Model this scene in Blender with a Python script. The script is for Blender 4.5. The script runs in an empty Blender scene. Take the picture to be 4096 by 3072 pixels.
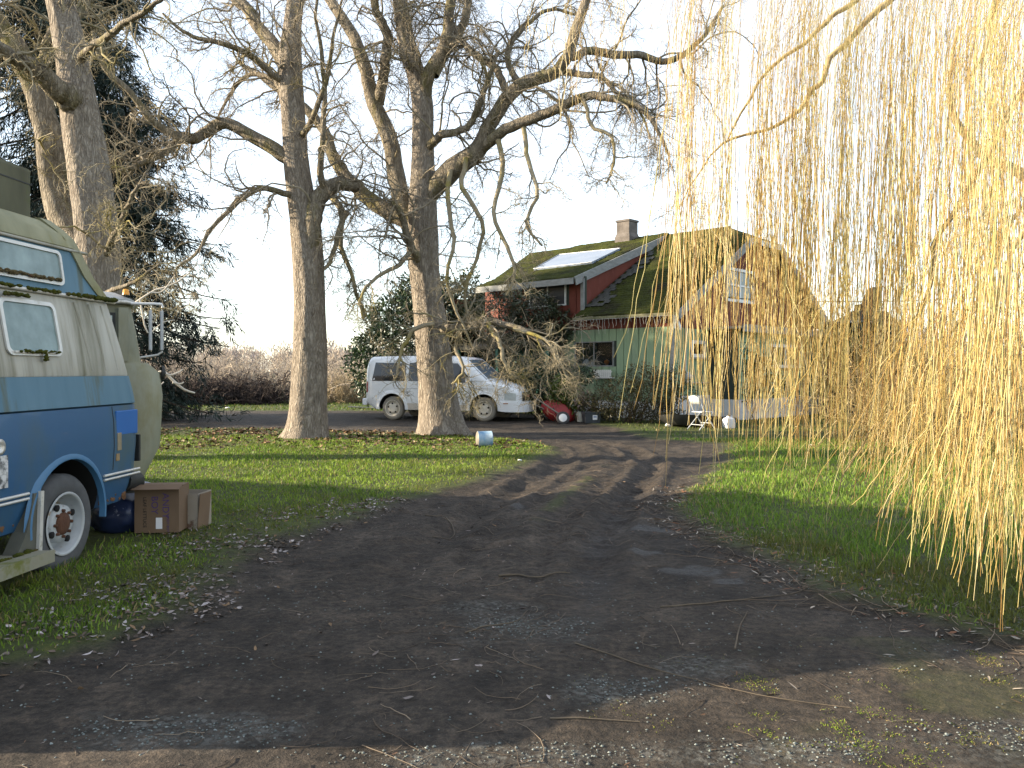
import bpy, bmesh, math, random
import numpy as np
from mathutils import Vector, Matrix, noise as mnoise
random.seed(11)
rng = np.random.default_rng(11)
sc = bpy.context.scene
R = math.radians

# ------------------------------------------------------------------ camera
F, HOR, EYE = 3215.0, 1483.0, 1.53          # focal length and horizon row in photo pixels, eye height in metres
cam_d = bpy.data.cameras.new('camera')
cam = bpy.data.objects.new('camera', cam_d)
sc.collection.objects.link(cam)
cam.location = (0, 0, EYE)
cam.rotation_euler = (R(90), 0, 0)
cam_d.sensor_width = 36
cam_d.lens = F / 4096 * 36
cam_d.shift_y = -(1536 - HOR) / 4096
cam_d.clip_end = 3000
sc.camera = cam

# ------------------------------------------------------------------ sky, sun, exposure
SUN_EL, SUN_AZ = R(17), R(-92)            # azimuth from +Y, negative = towards -X
world = bpy.data.worlds.new('World')
sc.world = world
world.use_nodes = True
nt = world.node_tree
bg = nt.nodes['Background']
sky = nt.nodes.new('ShaderNodeTexSky')
sky.sky_type = 'NISHITA'
sky.sun_disc = False
sky.sun_elevation = SUN_EL
sky.sun_rotation = SUN_AZ
sky.air_density = 1.0
sky.dust_density = 0.5
sky.ozone_density = 1.2
# thin high cloud veils the whole sky
wtc = nt.nodes.new('ShaderNodeTexCoord')
wmp = nt.nodes.new('ShaderNodeMapping'); wmp.inputs['Scale'].default_value = (1, 1, 2.5)
wns = nt.nodes.new('ShaderNodeTexNoise'); wns.inputs['Scale'].default_value = 2.2; wns.inputs['Detail'].default_value = 6
wrg = nt.nodes.new('ShaderNodeMapRange'); wrg.inputs['From Min'].default_value = 0.3; wrg.inputs['From Max'].default_value = 0.7; wrg.inputs['To Min'].default_value = 0.42; wrg.inputs['To Max'].default_value = 0.68
veil = nt.nodes.new('ShaderNodeMix'); veil.data_type = 'RGBA'
veil.inputs[7].default_value = (3.1, 3.15, 3.2, 1)
nt.links.new(wtc.outputs['Generated'], wmp.inputs[0]); nt.links.new(wmp.outputs[0], wns.inputs[0])
nt.links.new(wns.outputs[0], wrg.inputs[0]); nt.links.new(wrg.outputs[0], veil.inputs[0])
nt.links.new(sky.outputs[0], veil.inputs[6]); nt.links.new(veil.outputs[2], bg.inputs[0])
bg.inputs[1].default_value = 0.15
sun_d = bpy.data.lights.new('sun', 'SUN')
sun_d.energy = 5.0
sun_d.angle = R(0.53)
sun_d.color = (1.0, 0.83, 0.60)
sun = bpy.data.objects.new('sun', sun_d)
sc.collection.objects.link(sun)
to_sun = Vector((math.sin(SUN_AZ) * math.cos(SUN_EL), math.cos(SUN_AZ) * math.cos(SUN_EL), math.sin(SUN_EL)))
sun.rotation_euler = (-to_sun).to_track_quat('-Z', 'Y').to_euler()
sun.location = to_sun * 60
vs = sc.view_settings
vs.view_transform = 'Standard'
vs.look = 'None'
vs.exposure = 1.8
vs.gamma = 1.0
vs.use_curve_mapping = False
sc.cycles.max_bounces = 6
sc.cycles.transparent_max_bounces = 8
sc.cycles.use_denoising = True

# ------------------------------------------------------------------ helpers
COL = sc.collection
def at(px, py, d):
    return Vector(((px - 2048) / F * d, d, EYE - (py - HOR) / F * d))

def tag(o, label=None, cat=None, group=None, kind=None):
    if label: o['label'] = label
    if cat: o['category'] = cat
    if group: o['group'] = group
    if kind: o['kind'] = kind
    return o

def empty(name, loc=(0, 0, 0), rz=0.0, label=None, cat=None, group=None):
    o = bpy.data.objects.new(name, None)
    COL.objects.link(o)
    o.location = loc
    o.rotation_euler = (0, 0, rz)
    o.empty_display_size = 0.1
    return tag(o, label, cat, group)

def link(name, me, m=None, parent=None, loc=None):
    o = bpy.data.objects.new(name, me)
    COL.objects.link(o)
    if m is not None and len(me.materials) == 0:
        me.materials.append(m)
    if parent is not None:
        o.parent = parent
    if loc is not None:
        o.location = loc
    return o

def np_mesh(name, V, Fc, smooth=False, tint=None):
    """mesh from arrays; Fc is (M,3) or (M,4) or a list of such arrays"""
    me = bpy.data.meshes.new(name)
    if not isinstance(Fc, (list, tuple)):
        Fc = [Fc]
    V = np.asarray(V, dtype=np.float32).reshape(-1, 3)
    idx = np.concatenate([f.reshape(-1) for f in Fc]).astype(np.int32)
    tot = np.concatenate([np.full(len(f), f.shape[1], np.int32) for f in Fc])
    start = np.concatenate([[0], np.cumsum(tot)[:-1]]).astype(np.int32)
    me.vertices.add(len(V)); me.vertices.foreach_set('co', V.ravel())
    me.loops.add(len(idx)); me.loops.foreach_set('vertex_index', idx)
    me.polygons.add(len(tot)); me.polygons.foreach_set('loop_start', start)
    me.polygons.foreach_set('loop_total', tot)
    if smooth:
        me.polygons.foreach_set('use_smooth', np.ones(len(tot), bool))
    me.update(calc_edges=True)
    if tint is not None:
        a = me.color_attributes.new('tint', 'FLOAT_COLOR', 'POINT')
        t = np.ones((len(V), 4), np.float32); t[:, :3] = tint
        a.data.foreach_set('color', t.ravel())
    me.validate()
    return me

class MB:
    """collects shapes that become ONE mesh object"""
    def __init__(self):
        self.v, self.f, self.sm = [], [], []
    def add(self, vs_, fs_, smooth=False):
        b = len(self.v)
        self.v += [tuple(p) for p in vs_]
        for q in fs_:
            self.f.append([i + b for i in q]); self.sm.append(smooth)
        return self
    def box(self, c, s, rot=None, bev=0.0):
        x, y, z = s[0] / 2, s[1] / 2, s[2] / 2
        M = Matrix.Translation(c) @ (rot.to_4x4() if rot is not None else Matrix())
        if bev <= 0:
            vs_ = [M @ Vector((a * x, b * y, d * z)) for a in (-1, 1) for b in (-1, 1) for d in (-1, 1)]
            return self.add(vs_, [(0, 1, 3, 2), (4, 6, 7, 5), (0, 4, 5, 1), (2, 3, 7, 6), (0, 2, 6, 4), (1, 5, 7, 3)])
        bm = bmesh.new()
        bmesh.ops.create_cube(bm, size=1)
        bmesh.ops.scale(bm, vec=s, verts=bm.verts)
        bmesh.ops.bevel(bm, geom=list(bm.edges), offset=bev, segments=2, affect='EDGES', profile=0.6)
        bm.transform(M)
        return self.bm(bm)
    def bm(self, bm, smooth=False):
        bm.verts.index_update()
        self.add([v.co for v in bm.verts], [[v.index for v in f.verts] for f in bm.faces], smooth)
        bm.free()
        return self
    def prism(self, poly, axis, a, b):
        """polygon of 2-D points extruded along axis 0/1/2 from a to b"""
        def P(p, t):
            q = list(p); q.insert(axis, t); return q
        n = len(poly)
        vs_ = [P(p, a) for p in poly] + [P(p, b) for p in poly]
        fs_ = [list(range(n)), list(range(2 * n - 1, n - 1, -1))]
        fs_ += [(i, i + n, (i + 1) % n + n, (i + 1) % n) for i in range(n)]
        return self.add(vs_, fs_)
    def quad(self, a, b, c, d):
        return self.add([a, b, c, d], [(0, 1, 2, 3)])
    def tube(self, pts, rad, k=8, cap=True, smooth=True):
        pts = [Vector(p) for p in pts]
        rad = [rad] * len(pts) if not hasattr(rad, '__len__') else rad
        vs_, fs_ = [], []
        ref = None
        for i, p in enumerate(pts):
            t = (pts[min(i + 1, len(pts) - 1)] - pts[max(i - 1, 0)]).normalized()
            if ref is None:
                ref = t.orthogonal().normalized()
            ref = (ref - t * ref.dot(t))
            ref = ref.normalized() if ref.length > 1e-6 else t.orthogonal().normalized()
            bi = t.cross(ref)
            for j in range(k):
                a = 2 * math.pi * j / k
                vs_.append(p + (ref * math.cos(a) + bi * math.sin(a)) * rad[i])
        for i in range(len(pts) - 1):
            for j in range(k):
                fs_.append((i * k + j, i * k + (j + 1) % k, (i + 1) * k + (j + 1) % k, (i + 1) * k + j))
        self.add(vs_, fs_, smooth)
        if cap:
            n = len(pts)
            self.add([vs_[j] for j in range(k)], [list(range(k - 1, -1, -1))])
            self.add([vs_[(n - 1) * k + j] for j in range(k)], [list(range(k))])
        return self
    def cyl(self, r, a, b, M=None, k=40):
        """closed cylinder about local Z from a to b"""
        M = M or Matrix()
        vs_ = [M @ Vector((r * math.cos(2 * math.pi * j / k), r * math.sin(2 * math.pi * j / k), h)) for h in (a, b) for j in range(k)]
        return self.add(vs_, [(j, (j + 1) % k, (j + 1) % k + k, j + k) for j in range(k)] + [list(range(k - 1, -1, -1)), list(range(k, 2 * k))])
    def lathe(self, prof, M=None, k=24, smooth=True):
        """profile of (radius, height) turned about local Z, placed with matrix M"""
        M = M or Matrix()
        vs_ = [M @ Vector((r * math.cos(2 * math.pi * j / k), r * math.sin(2 * math.pi * j / k), h)) for r, h in prof for j in range(k)]
        fs_ = []
        for i in range(len(prof) - 1):
            for j in range(k):
                fs_.append((i * k + j, i * k + (j + 1) % k, (i + 1) * k + (j + 1) % k, (i + 1) * k + j))
        return self.add(vs_, fs_, smooth)
    def loft(self, loops, smooth=False, caps=True):
        n = len(loops[0])
        vs_ = [p for lp in loops for p in lp]
        fs_ = []
        for i in range(len(loops) - 1):
            for j in range(n):
                fs_.append((i * n + j, i * n + (j + 1) % n, (i + 1) * n + (j + 1) % n, (i + 1) * n + j))
        if caps:
            fs_.append(list(range(n - 1, -1, -1)))
            fs_.append([(len(loops) - 1) * n + j for j in range(n)])
        return self.add(vs_, fs_, smooth)
    def mesh(self, name):
        me = bpy.data.meshes.new(name)
        me.from_pydata([tuple(p) for p in self.v], [], self.f)
        me.polygons.foreach_set('use_smooth', self.sm)
        me.update()
        return me
    def build(self, name, m, parent=None, loc=None):
        return link(name, self.mesh(name), m, parent, loc)

def autosmooth(o, ang=35):
    me = o.data
    me.polygons.foreach_set('use_smooth', np.ones(len(me.polygons), bool))
    me.set_sharp_from_angle(angle=R(ang))
    return o

def boolcut(o, cutter_mb, m_cut):
    """subtract a solid from object o, the cut faces take material m_cut"""
    c = cutter_mb.build('cutter', m_cut, o.parent)
    for q in (o, c):
        bm = bmesh.new(); bm.from_mesh(q.data)
        bmesh.ops.remove_doubles(bm, verts=bm.verts, dist=1e-5)
        bmesh.ops.recalc_face_normals(bm, faces=bm.faces)
        bm.to_mesh(q.data); bm.free()
    if m_cut.name not in [x.name for x in o.data.materials]:
        o.data.materials.append(m_cut)
    md = o.modifiers.new('cut', 'BOOLEAN')
    md.object = c; md.operation = 'DIFFERENCE'; md.solver = 'EXACT'; md.material_mode = 'TRANSFER'
    bpy.context.view_layer.update()
    dg = bpy.context.evaluated_depsgraph_get()
    me = bpy.data.meshes.new_from_object(o.evaluated_get(dg))
    o.modifiers.clear()
    o.data = me
    bpy.data.objects.remove(c)
    return o

# ------------------------------------------------------------------ materials
def mat(name, c1, c2=None, scale=6.0, rough=0.8, bump=0.0, bscale=None, stretch=(1, 1, 1), metal=0.0, spec=0.4,
        c3=None, s3=2.0, t3=0.55, w3=0.12, detail=6.0, tint=False, coords='Object', trans=0.0, contrast=0.25, coat=0.0):
    m = bpy.data.materials.new(name)
    m.use_nodes = True
    n, l = m.node_tree.nodes, m.node_tree.links
    b = n['Principled BSDF']
    b.inputs['Roughness'].default_value = rough
    b.inputs['Metallic'].default_value = metal
    b.inputs['Specular IOR Level'].default_value = spec
    if coat: b.inputs['Coat Weight'].default_value = coat
    tc = n.new('ShaderNodeTexCoord')
    mp = n.new('ShaderNodeMapping')
    mp.inputs['Scale'].default_value = stretch
    l.new(tc.outputs[coords], mp.inputs[0])
    col = None
    if c2 is not None:
        ns = n.new('ShaderNodeTexNoise'); ns.inputs['Scale'].default_value = scale; ns.inputs['Detail'].default_value = detail
        ns.inputs['Roughness'].default_value = 0.62
        l.new(mp.outputs[0], ns.inputs[0])
        rp = n.new('ShaderNodeValToRGB')
        rp.color_ramp.elements[0].position = 0.5 - contrast; rp.color_ramp.elements[1].position = 0.5 + contrast
        rp.color_ramp.elements[0].color = (*c1, 1); rp.color_ramp.elements[1].color = (*c2, 1)
        l.new(ns.outputs[0], rp.inputs[0])
        col = rp.outputs[0]
    if c3 is not None:
        n3 = n.new('ShaderNodeTexNoise'); n3.inputs['Scale'].default_value = s3; n3.inputs['Detail'].default_value = 7
        n3.inputs['Roughness'].default_value = 0.68
        l.new(mp.outputs[0], n3.inputs[0])
        r3 = n.new('ShaderNodeValToRGB')
        r3.color_ramp.elements[0].position = t3; r3.color_ramp.elements[1].position = t3 + w3
        l.new(n3.outputs[0], r3.inputs[0])
        mx = n.new('ShaderNodeMix'); mx.data_type = 'RGBA'
        l.new(r3.outputs[0], mx.inputs[0])
        if col is None: mx.inputs[6].default_value = (*c1, 1)
        else: l.new(col, mx.inputs[6])
        mx.inputs[7].default_value = (*c3, 1)
        col = mx.outputs[2]
    if tint:
        at_ = n.new('ShaderNodeVertexColor'); at_.layer_name = 'tint'
        mx = n.new('ShaderNodeMix'); mx.data_type = 'RGBA'; mx.blend_type = 'MULTIPLY'; mx.inputs[0].default_value = 1
        l.new(at_.outputs[0], mx.inputs[6])
        if col is None: mx.inputs[7].default_value = (*c1, 1)
        else: l.new(col, mx.inputs[7])
        col = mx.outputs[2]
    if col is None: b.inputs['Base Color'].default_value = (*c1, 1)
    else: l.new(col, b.inputs['Base Color'])
    if bump > 0:
        nb = n.new('ShaderNodeTexNoise'); nb.inputs['Scale'].default_value = bscale or scale * 3; nb.inputs['Detail'].default_value = 6
        l.new(mp.outputs[0], nb.inputs[0])
        bu = n.new('ShaderNodeBump'); bu.inputs['Strength'].default_value = 1.0; bu.inputs['Distance'].default_value = bump
        l.new(nb.outputs[0], bu.inputs['Height'])
        l.new(bu.outputs[0], b.inputs['Normal'])
    if trans > 0:
        tr = n.new('ShaderNodeBsdfTranslucent')
        if col is None: tr.inputs[0].default_value = (*c1, 1)
        else: l.new(col, tr.inputs[0])
        ms = n.new('ShaderNodeMixShader'); ms.inputs[0].default_value = trans
        l.new(b.outputs[0], ms.inputs[1]); l.new(tr.outputs[0], ms.inputs[2])
        l.new(ms.outputs[0], n['Material Output'].inputs[0])
    return m

def glass(name, tintc=(0.02, 0.025, 0.03), rough=0.06, clear=0.0, dirt=None, dscale=5.0):
    """window pane: dark mirror-like glass, or partly clear, with optional dirt film"""
    m = mat(name, tintc, dirt, scale=dscale, rough=rough, spec=0.6)
    if clear > 0:
        n, l = m.node_tree.nodes, m.node_tree.links
        tr = n.new('ShaderNodeBsdfTransparent'); tr.inputs[0].default_value = (0.85, 0.9, 0.9, 1)
        ms = n.new('ShaderNodeMixShader'); ms.inputs[0].default_value = clear
        l.new(n['Principled BSDF'].outputs[0], ms.inputs[1]); l.new(tr.outputs[0], ms.inputs[2])
        l.new(ms.outputs[0], n['Material Output'].inputs[0])
    return m

# ------------------------------------------------------------------ vectorised branches and leaves
def nrm(a):
    return a / np.maximum(np.linalg.norm(a, axis=-1, keepdims=True), 1e-9)

def tubes(P, Rr, k=3):
    """P (N,n,3) polylines, Rr (N,n) radii -> vertices, quads"""
    N, n, _ = P.shape
    T = np.empty_like(P)
    T[:, 1:-1] = P[:, 2:] - P[:, :-2]; T[:, 0] = P[:, 1] - P[:, 0]; T[:, -1] = P[:, -1] - P[:, -2]
    T = nrm(T)
    ref = np.array([0.31, 0.87, 0.38])
    A = nrm(np.cross(T, ref)); B = np.cross(T, A)
    ang = 2 * np.pi * np.arange(k) / k
    V = P[:, :, None, :] + Rr[:, :, None, None] * (np.cos(ang)[None, None, :, None] * A[:, :, None, :] + np.sin(ang)[None, None, :, None] * B[:, :, None, :])
    i = np.arange(N)[:, None, None] * (n * k); j = np.arange(n - 1)[None, :, None] * k
    a = np.arange(k)[None, None, :]; b = (a + 1) % k
    Q = np.stack([i + j + a, i + j + b, i + j + k + b, i + j + k + a], -1).reshape(-1, 4)
    return V.reshape(-1, 3), Q

def join(parts):
    V, Q, off = [], [], 0
    for v, q in parts:
        V.append(v); Q.append(q + off); off += len(v)
    return np.concatenate(V), Q

def catmull(P, n):
    """resample control rows (any columns) to n rows with a Catmull-Rom spline"""
    P = np.asarray(P, float)
    Q = np.vstack([2 * P[0] - P[1], P, 2 * P[-1] - P[-2]])
    t = np.linspace(0, len(P) - 1 - 1e-6, n)
    i = t.astype(int); f = (t - i)[:, None]
    p0, p1, p2, p3 = Q[i], Q[i + 1], Q[i + 2], Q[i + 3]
    return 0.5 * (2 * p1 + (p2 - p0) * f + (2 * p0 - 5 * p1 + 4 * p2 - p3) * f ** 2 + (3 * p1 - p0 - 3 * p2 + p3) * f ** 3)

def sprout(P, Rr, m, length, npts, ang=(35, 80), droop=0.0, wig=0.25, t=(0.15, 1.0), rk=0.55, rmin=0.002, rmax=1.0, up=0.0, lenfall=0.4, bias=None):
    """m children on each of the parent polylines; returns their polylines and radii"""
    N, n, _ = P.shape
    par = np.repeat(np.arange(N), m)
    M = len(par)
    tt = rng.uniform(t[0], t[1], M) * (n - 1.001)
    i = tt.astype(int); f = (tt - i)[:, None]
    s = P[par, i] * (1 - f) + P[par, i + 1] * f
    T = nrm(P[par, i + 1] - P[par, i])
    rp = Rr[par, i] * (1 - f[:, 0]) + Rr[par, i + 1] * f[:, 0]
    q = nrm(np.cross(T, rng.normal(size=(M, 3))))
    a = np.radians(rng.uniform(ang[0], ang[1], M))[:, None]
    D = nrm(np.cos(a) * T + np.sin(a) * q + np.array([0, 0, up]))
    if bias is not None:
        D = nrm(D + np.asarray(bias) * rng.uniform(0.2, 1, (M, 1)))
    L = rng.uniform(length[0], length[1], M) * (1 - lenfall * tt / (n - 1))
    st = (L / (npts - 1))[:, None]
    out = np.empty((M, npts, 3)); out[:, 0] = s
    for j in range(1, npts):
        D = nrm(D + rng.normal(size=(M, 3)) * wig + np.array([0, 0, -droop]))
        out[:, j] = out[:, j - 1] + D * st
    r0 = np.clip(rp * rk, rmin * 1.3, rmax)
    Rc = r0[:, None] * np.linspace(1, 0.32, npts)[None, :]
    return out, np.maximum(Rc, rmin * 0.6)

def leaves(P, D, L, W, fold=0.25):
    """one diamond leaf of two faces at every point P, along D"""
    N = len(P)
    D = nrm(D)
    S = nrm(np.cross(D, rng.normal(size=(N, 3))))
    U = np.cross(S, D)
    L = np.broadcast_to(np.asarray(L), (N,))[:, None]; W = np.broadcast_to(np.asarray(W), (N,))[:, None]
    V = np.stack([P, P + D * L * 0.5 + S * W * 0.5 + U * W * fold, P + D * L, P + D * L * 0.5 - S * W * 0.5 + U * W * fold], 1)
    b = np.arange(N)[:, None] * 4
    Q = np.concatenate([b + np.array([[0, 1, 2]]), b + np.array([[0, 2, 3]])])
    return V.reshape(-1, 3), Q

def snoise(x, y, s, seed=0.0):
    """cheap smooth 2-D value noise from sines, about -1..1"""
    x = x * s + seed * 1.7; y = y * s - seed * 2.3
    return (np.sin(x * 1.0 + 1.3 * np.sin(y * 0.7 + 1.1)) + np.sin(y * 1.13 + 1.7 * np.sin(x * 0.63 + 0.4)) + 0.6 * np.sin(x * 2.3 + y * 1.9 + 2.0 * np.sin(x * 0.41 - y * 0.3))) / 2.6

_LAT = {}
def cellnoise(x, y, s, seed):
    """value noise on a lattice, -1..1"""
    g = _LAT.get(seed)
    if g is None:
        g = _LAT[seed] = np.random.default_rng(seed).uniform(-1, 1, (256, 256))
    x = x * s + 91.3; y = y * s + 47.7
    i = np.floor(x).astype(int); j = np.floor(y).astype(int)
    fx = x - i; fy = y - j
    fx = fx * fx * (3 - 2 * fx); fy = fy * fy * (3 - 2 * fy)
    a = g[i % 256, j % 256]; b = g[(i + 1) % 256, j % 256]; c = g[i % 256, (j + 1) % 256]; d = g[(i + 1) % 256, (j + 1) % 256]
    return (a * (1 - fx) + b * fx) * (1 - fy) + (c * (1 - fx) + d * fx) * fy

def fbm(x, y, s, seed, o=4):
    v = 0; a = 1; t = 0
    for k in range(o):
        v = v + a * cellnoise(x, y, s * 2 ** k, seed + k); t += a; a *= 0.55
    return v / t

# ------------------------------------------------------------------ ground
DRIVE = np.array([(-40, 2.6), (-4.5, 3.75), (-2.6, 4.05), (-2.19, 4.33), (-2.03, 4.84), (-2.02, 5.67), (-2.1, 6.58), (-1.92, 7.72), (-1.66, 8.24),
                  (-1.3, 9.33), (-.78, 10.1), (-.17, 11.3), (.55, 13.6), (.95, 15.6), (.5, 17.0), (-1.2, 18.8), (-6, 20.6), (-14, 21.5), (-40, 22),
                  (-40, 31), (-14, 30.5), (-6, 29.5), (-2, 28.5), (0.4, 26.4), (1.7, 23.8), (2.6, 20.7), (2.95, 18.0), (4.2, 16.2), (3.6, 13.8), (3.0, 12.4),
                  (2.3, 10.5), (1.77, 9), (1.69, 8.1), (1.87, 7.06), (2.02, 6.17), (2.25, 5.36), (2.55, 4.84), (3.0, 4.3), (4.6, 3.75), (40, 3.2), (40, -30), (-40, -30)])
def drive_sd(x, y):
    """signed distance to the edge of the dirt drive, positive on the dirt"""
    x = np.asarray(x, float); y = np.asarray(y, float)
    d = np.full(x.shape, 1e9); ins = np.zeros(x.shape, bool)
    n = len(DRIVE)
    for i in range(n):
        ax, ay = DRIVE[i]; bx, by = DRIVE[(i + 1) % n]
        ex, ey = bx - ax, by - ay
        t = np.clip(((x - ax) * ex + (y - ay) * ey) / (ex * ex + ey * ey), 0, 1)
        d = np.minimum(d, np.hypot(x - ax - t * ex, y - ay - t * ey))
        c = ((ay > y) != (by > y)) & (x < ex * (y - ay) / (ey if abs(ey) > 1e-9 else 1e-9) + ax)
        ins ^= c
    sd = np.where(ins, d, -d)
    return sd + 0.20 * fbm(x, y, 1.6, 3) + 0.10 * fbm(x, y, 7.0, 9, 2)

def smooth01(a, b, v):
    t = np.clip((v - a) / (b - a), 0, 1)
    return t * t * (3 - 2 * t)

def track_x(y):
    return np.interp(y, [2, 5, 6.9, 8.5, 10.5, 13, 16, 20], [0.25, 0.45, 0.75, 1.1, 1.64, 2.3, 2.3, 0.5])

def height(x, y, sd=None):
    x = np.asarray(x, float); y = np.asarray(y, float)
    if sd is None: sd = drive_sd(x, y)
    near = np.exp(-((y - 9) / 26.0) ** 2)
    h = 0.13 * np.exp(-((x + 2.0) / 7) ** 2 - ((y - 25) / 4.5) ** 2)
    h = h + 0.035 * fbm(x, y, 0.35, 21, 3) * near
    dr = smooth01(-0.15, 0.25, sd)
    h = h + (1 - dr) * (0.045 + 0.02 * fbm(x, y, 2.2, 33, 3)) * near
    h = h + dr * near * (0.011 * fbm(x, y, 3.0, 41, 4) + 0.006 * fbm(x, y, 14.0, 47, 3))
    # wheel ruts with a ridge of scraped mud between them
    rz = smooth01(4.2, 8.0, y) * (1 - smooth01(15.5, 19, y))
    tx = track_x(y)
    brk = 0.6 + 0.4 * fbm(x, y, 1.2, 55, 3)
    for off, dep, w in ((0, -0.09, 0.17), (-1.5, -0.075, 0.17), (0.27, 0.06, 0.08), (-0.29, 0.065, 0.08), (-0.75, 0.085, 0.20), (-1.82, 0.05, 0.10), (-1.2, 0.05, 0.08)):
        h = h + rz * dr * brk * dep * np.exp(-((x - tx - off) / w) ** 2)
    tread = np.exp(-((x - tx) / 0.16) ** 2) + 0.7 * np.exp(-((x - tx + 0.42) / 0.12) ** 2)
    h = h + rz * dr * 0.014 * tread * np.sin((y + 0.5 * np.abs(x - tx)) * 42)
    h = h + rz * dr * 0.034 * fbm(x, y, 5.0, 61, 4)
    return h

def graded(parts):
    out = [parts[0][0]]
    for a, b, s in parts:
        n = max(1, int(round((b - a) / s)))
        out += list(np.linspace(a, b, n + 1)[1:])
    return np.array(out)
gx = graded([(-900, -120, 260), (-120, -30, 18), (-30, -9, 1.5), (-9, -5.2, 0.16), (-5.2, 5.4, 0.048), (5.4, 9, 0.16), (9, 30, 1.5), (30, 120, 18), (120, 900, 260)])
gy = graded([(-60, -6, 9), (-6, 2.4, 0.6), (2.4, 11.5, 0.044), (11.5, 19, 0.085), (19, 34, 0.25), (34, 60, 1.6), (60, 160, 12), (160, 1600, 240)])
GX, GY = np.meshgrid(gx, gy)
SD = drive_sd(GX, GY)
GZ = height(GX, GY, SD)
fx, fy, fz = GX.ravel(), GY.ravel(), GZ.ravel()
nxg, nyg = len(gx), len(gy)
ii, jj = np.meshgrid(np.arange(nxg - 1), np.arange(nyg - 1))
b0 = (jj * nxg + ii).ravel()
quads = np.stack([b0, b0 + 1, b0 + nxg + 1, b0 + nxg], 1)
sdv = SD.ravel()
def blob(cx, cy, rx, ry, seed):
    d = np.hypot((fx - cx) / rx, (fy - cy) / ry) + 0.75 * fbm(fx, fy, 4.5, seed, 4)
    return 1 - smooth01(0.35, 1.15, d)
grav = np.zeros_like(fx)
for cx, cy, rx, ry, s in ((0.05, 4.8, .42, .36, 1), (-.15, 5.25, .3, .2, 2), (.55, 3.85, .42, .22, 3), (.15, 3.2, .5, .14, 4), (-.35, 3.15, .3, .1, 5), (2.3, 3.35, .7, .2, 6), (-1.4, 3.4, .6, .2, 7), (1.1, 3.25, .4, .15, 8), (.9, 4.2, .3, .2, 12)):
    grav = np.maximum(grav, blob(cx, cy, rx, ry, 70 + s))
wet = np.zeros_like(fx)
for cx, cy, rx, ry, s in ((1.38, 6.15, .30, .17, 1), (1.12, 6.75, .20, .15, 2), (1.62, 5.85, .16, .1, 3), (.05, 9.0, .14, .3, 4), (1.35, 7.7, .22, .14, 5)):
    wet = np.maximum(wet, blob(cx, cy, rx, ry, 90 + s))
tk = np.exp(-((fx - track_x(fy)) / 0.28) ** 2) * smooth01(4.0, 5.5, fy) * (1 - smooth01(9.5, 12, fy)) * (0.55 + 0.45 * fbm(fx, fy, 2.5, 95, 3))
wet = np.maximum(wet, 0.8 * np.clip(tk, 0, 1))
soil = 1 - smooth01(-0.25, 0.12, sdv)
# a little green survives on the ridge between the wheel tracks
soil = np.maximum(soil, 0.6 * np.exp(-((fx - track_x(fy) + 0.75) / 0.08) ** 2) * smooth01(7.5, 9, fy) * (1 - smooth01(11.5, 13, fy)) * (fbm(fx, fy, 3, 99, 3) > 0.0))
# thin green tufts of moss creeping over the near right corner of the drive
soil = np.maximum(soil, 0.28 * smooth01(0.1, 0.45, fbm(fx, fy, 2.2, 88, 4)) * (fx > 0.4) * (fy < 4.6) * smooth01(.3, 1.6, fx))
mask = np.stack([soil, grav, wet], 1)

gm = bpy.data.materials.new('dirt_and_turf'); gm.use_nodes = True
n, l = gm.node_tree.nodes, gm.node_tree.links
pb = n['Principled BSDF']; pb.inputs['Specular IOR Level'].default_value = 0.3
tc = n.new('ShaderNodeTexCoord')
def nz(scale, det=8, rgh=0.65, src=None):
    q = n.new('ShaderNodeTexNoise'); q.inputs['Scale'].default_value = scale; q.inputs['Detail'].default_value = det; q.inputs['Roughness'].default_value = rgh
    l.new((src or tc).outputs['Object' if src is None else 0], q.inputs[0]); return q
def ramp(src, stops):
    r = n.new('ShaderNodeValToRGB')
    while len(r.color_ramp.elements) < len(stops): r.color_ramp.elements.new(0.5)
    for e, (p, c) in zip(r.color_ramp.elements, stops):
        e.position = p; e.color = (*c, 1)
    l.new(src, r.inputs[0]); return r
def mixc(fac, a, b_):
    m_ = n.new('ShaderNodeMix'); m_.data_type = 'RGBA'
    l.new(fac, m_.inputs[0]) if not isinstance(fac, float) else setattr(m_.inputs[0], 'default_value', fac)
    l.new(a, m_.inputs[6]); l.new(b_, m_.inputs[7]); return m_.outputs[2]
def mul(a, b_):
    m_ = n.new('ShaderNodeMath'); m_.operation = 'MULTIPLY'
    for s_, v_ in ((0, a), (1, b_)):
        if isinstance(v_, float): m_.inputs[s_].default_value = v_
        else: l.new(v_, m_.inputs[s_])
    return m_.outputs[0]
vc = n.new('ShaderNodeVertexColor'); vc.layer_name = 'tint'
sep = n.new('ShaderNodeSeparateColor'); l.new(vc.outputs[0], sep.inputs[0])
n1 = nz(1.1, 9); n2 = nz(22, 8); n3 = nz(90, 4)
dirt = ramp(n1.outputs[0], [(0.30, (0.017, 0.0135, 0.011)), (0.46, (0.037, 0.030, 0.024)), (0.60, (0.052, 0.043, 0.035)), (0.72, (0.088, 0.073, 0.059))])
grit = ramp(n3.outputs[0], [(0.35, (0.55, 0.55, 0.55)), (0.62, (1.15, 1.12, 1.08)), (0.72, (2.6, 2.5, 2.4))])
mm = n.new('ShaderNodeMix'); mm.data_type = 'RGBA'; mm.blend_type = 'MULTIPLY'; mm.inputs[0].default_value = 0.85
l.new(dirt.outputs[0], mm.inputs[6]); l.new(grit.outputs[0], mm.inputs[7])
clod = ramp(n2.outputs[0], [(0.36, (0.30, 0.30, 0.30)), (0.50, (0.95, 0.95, 0.95)), (0.64, (1.5, 1.47, 1.42))])
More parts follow.
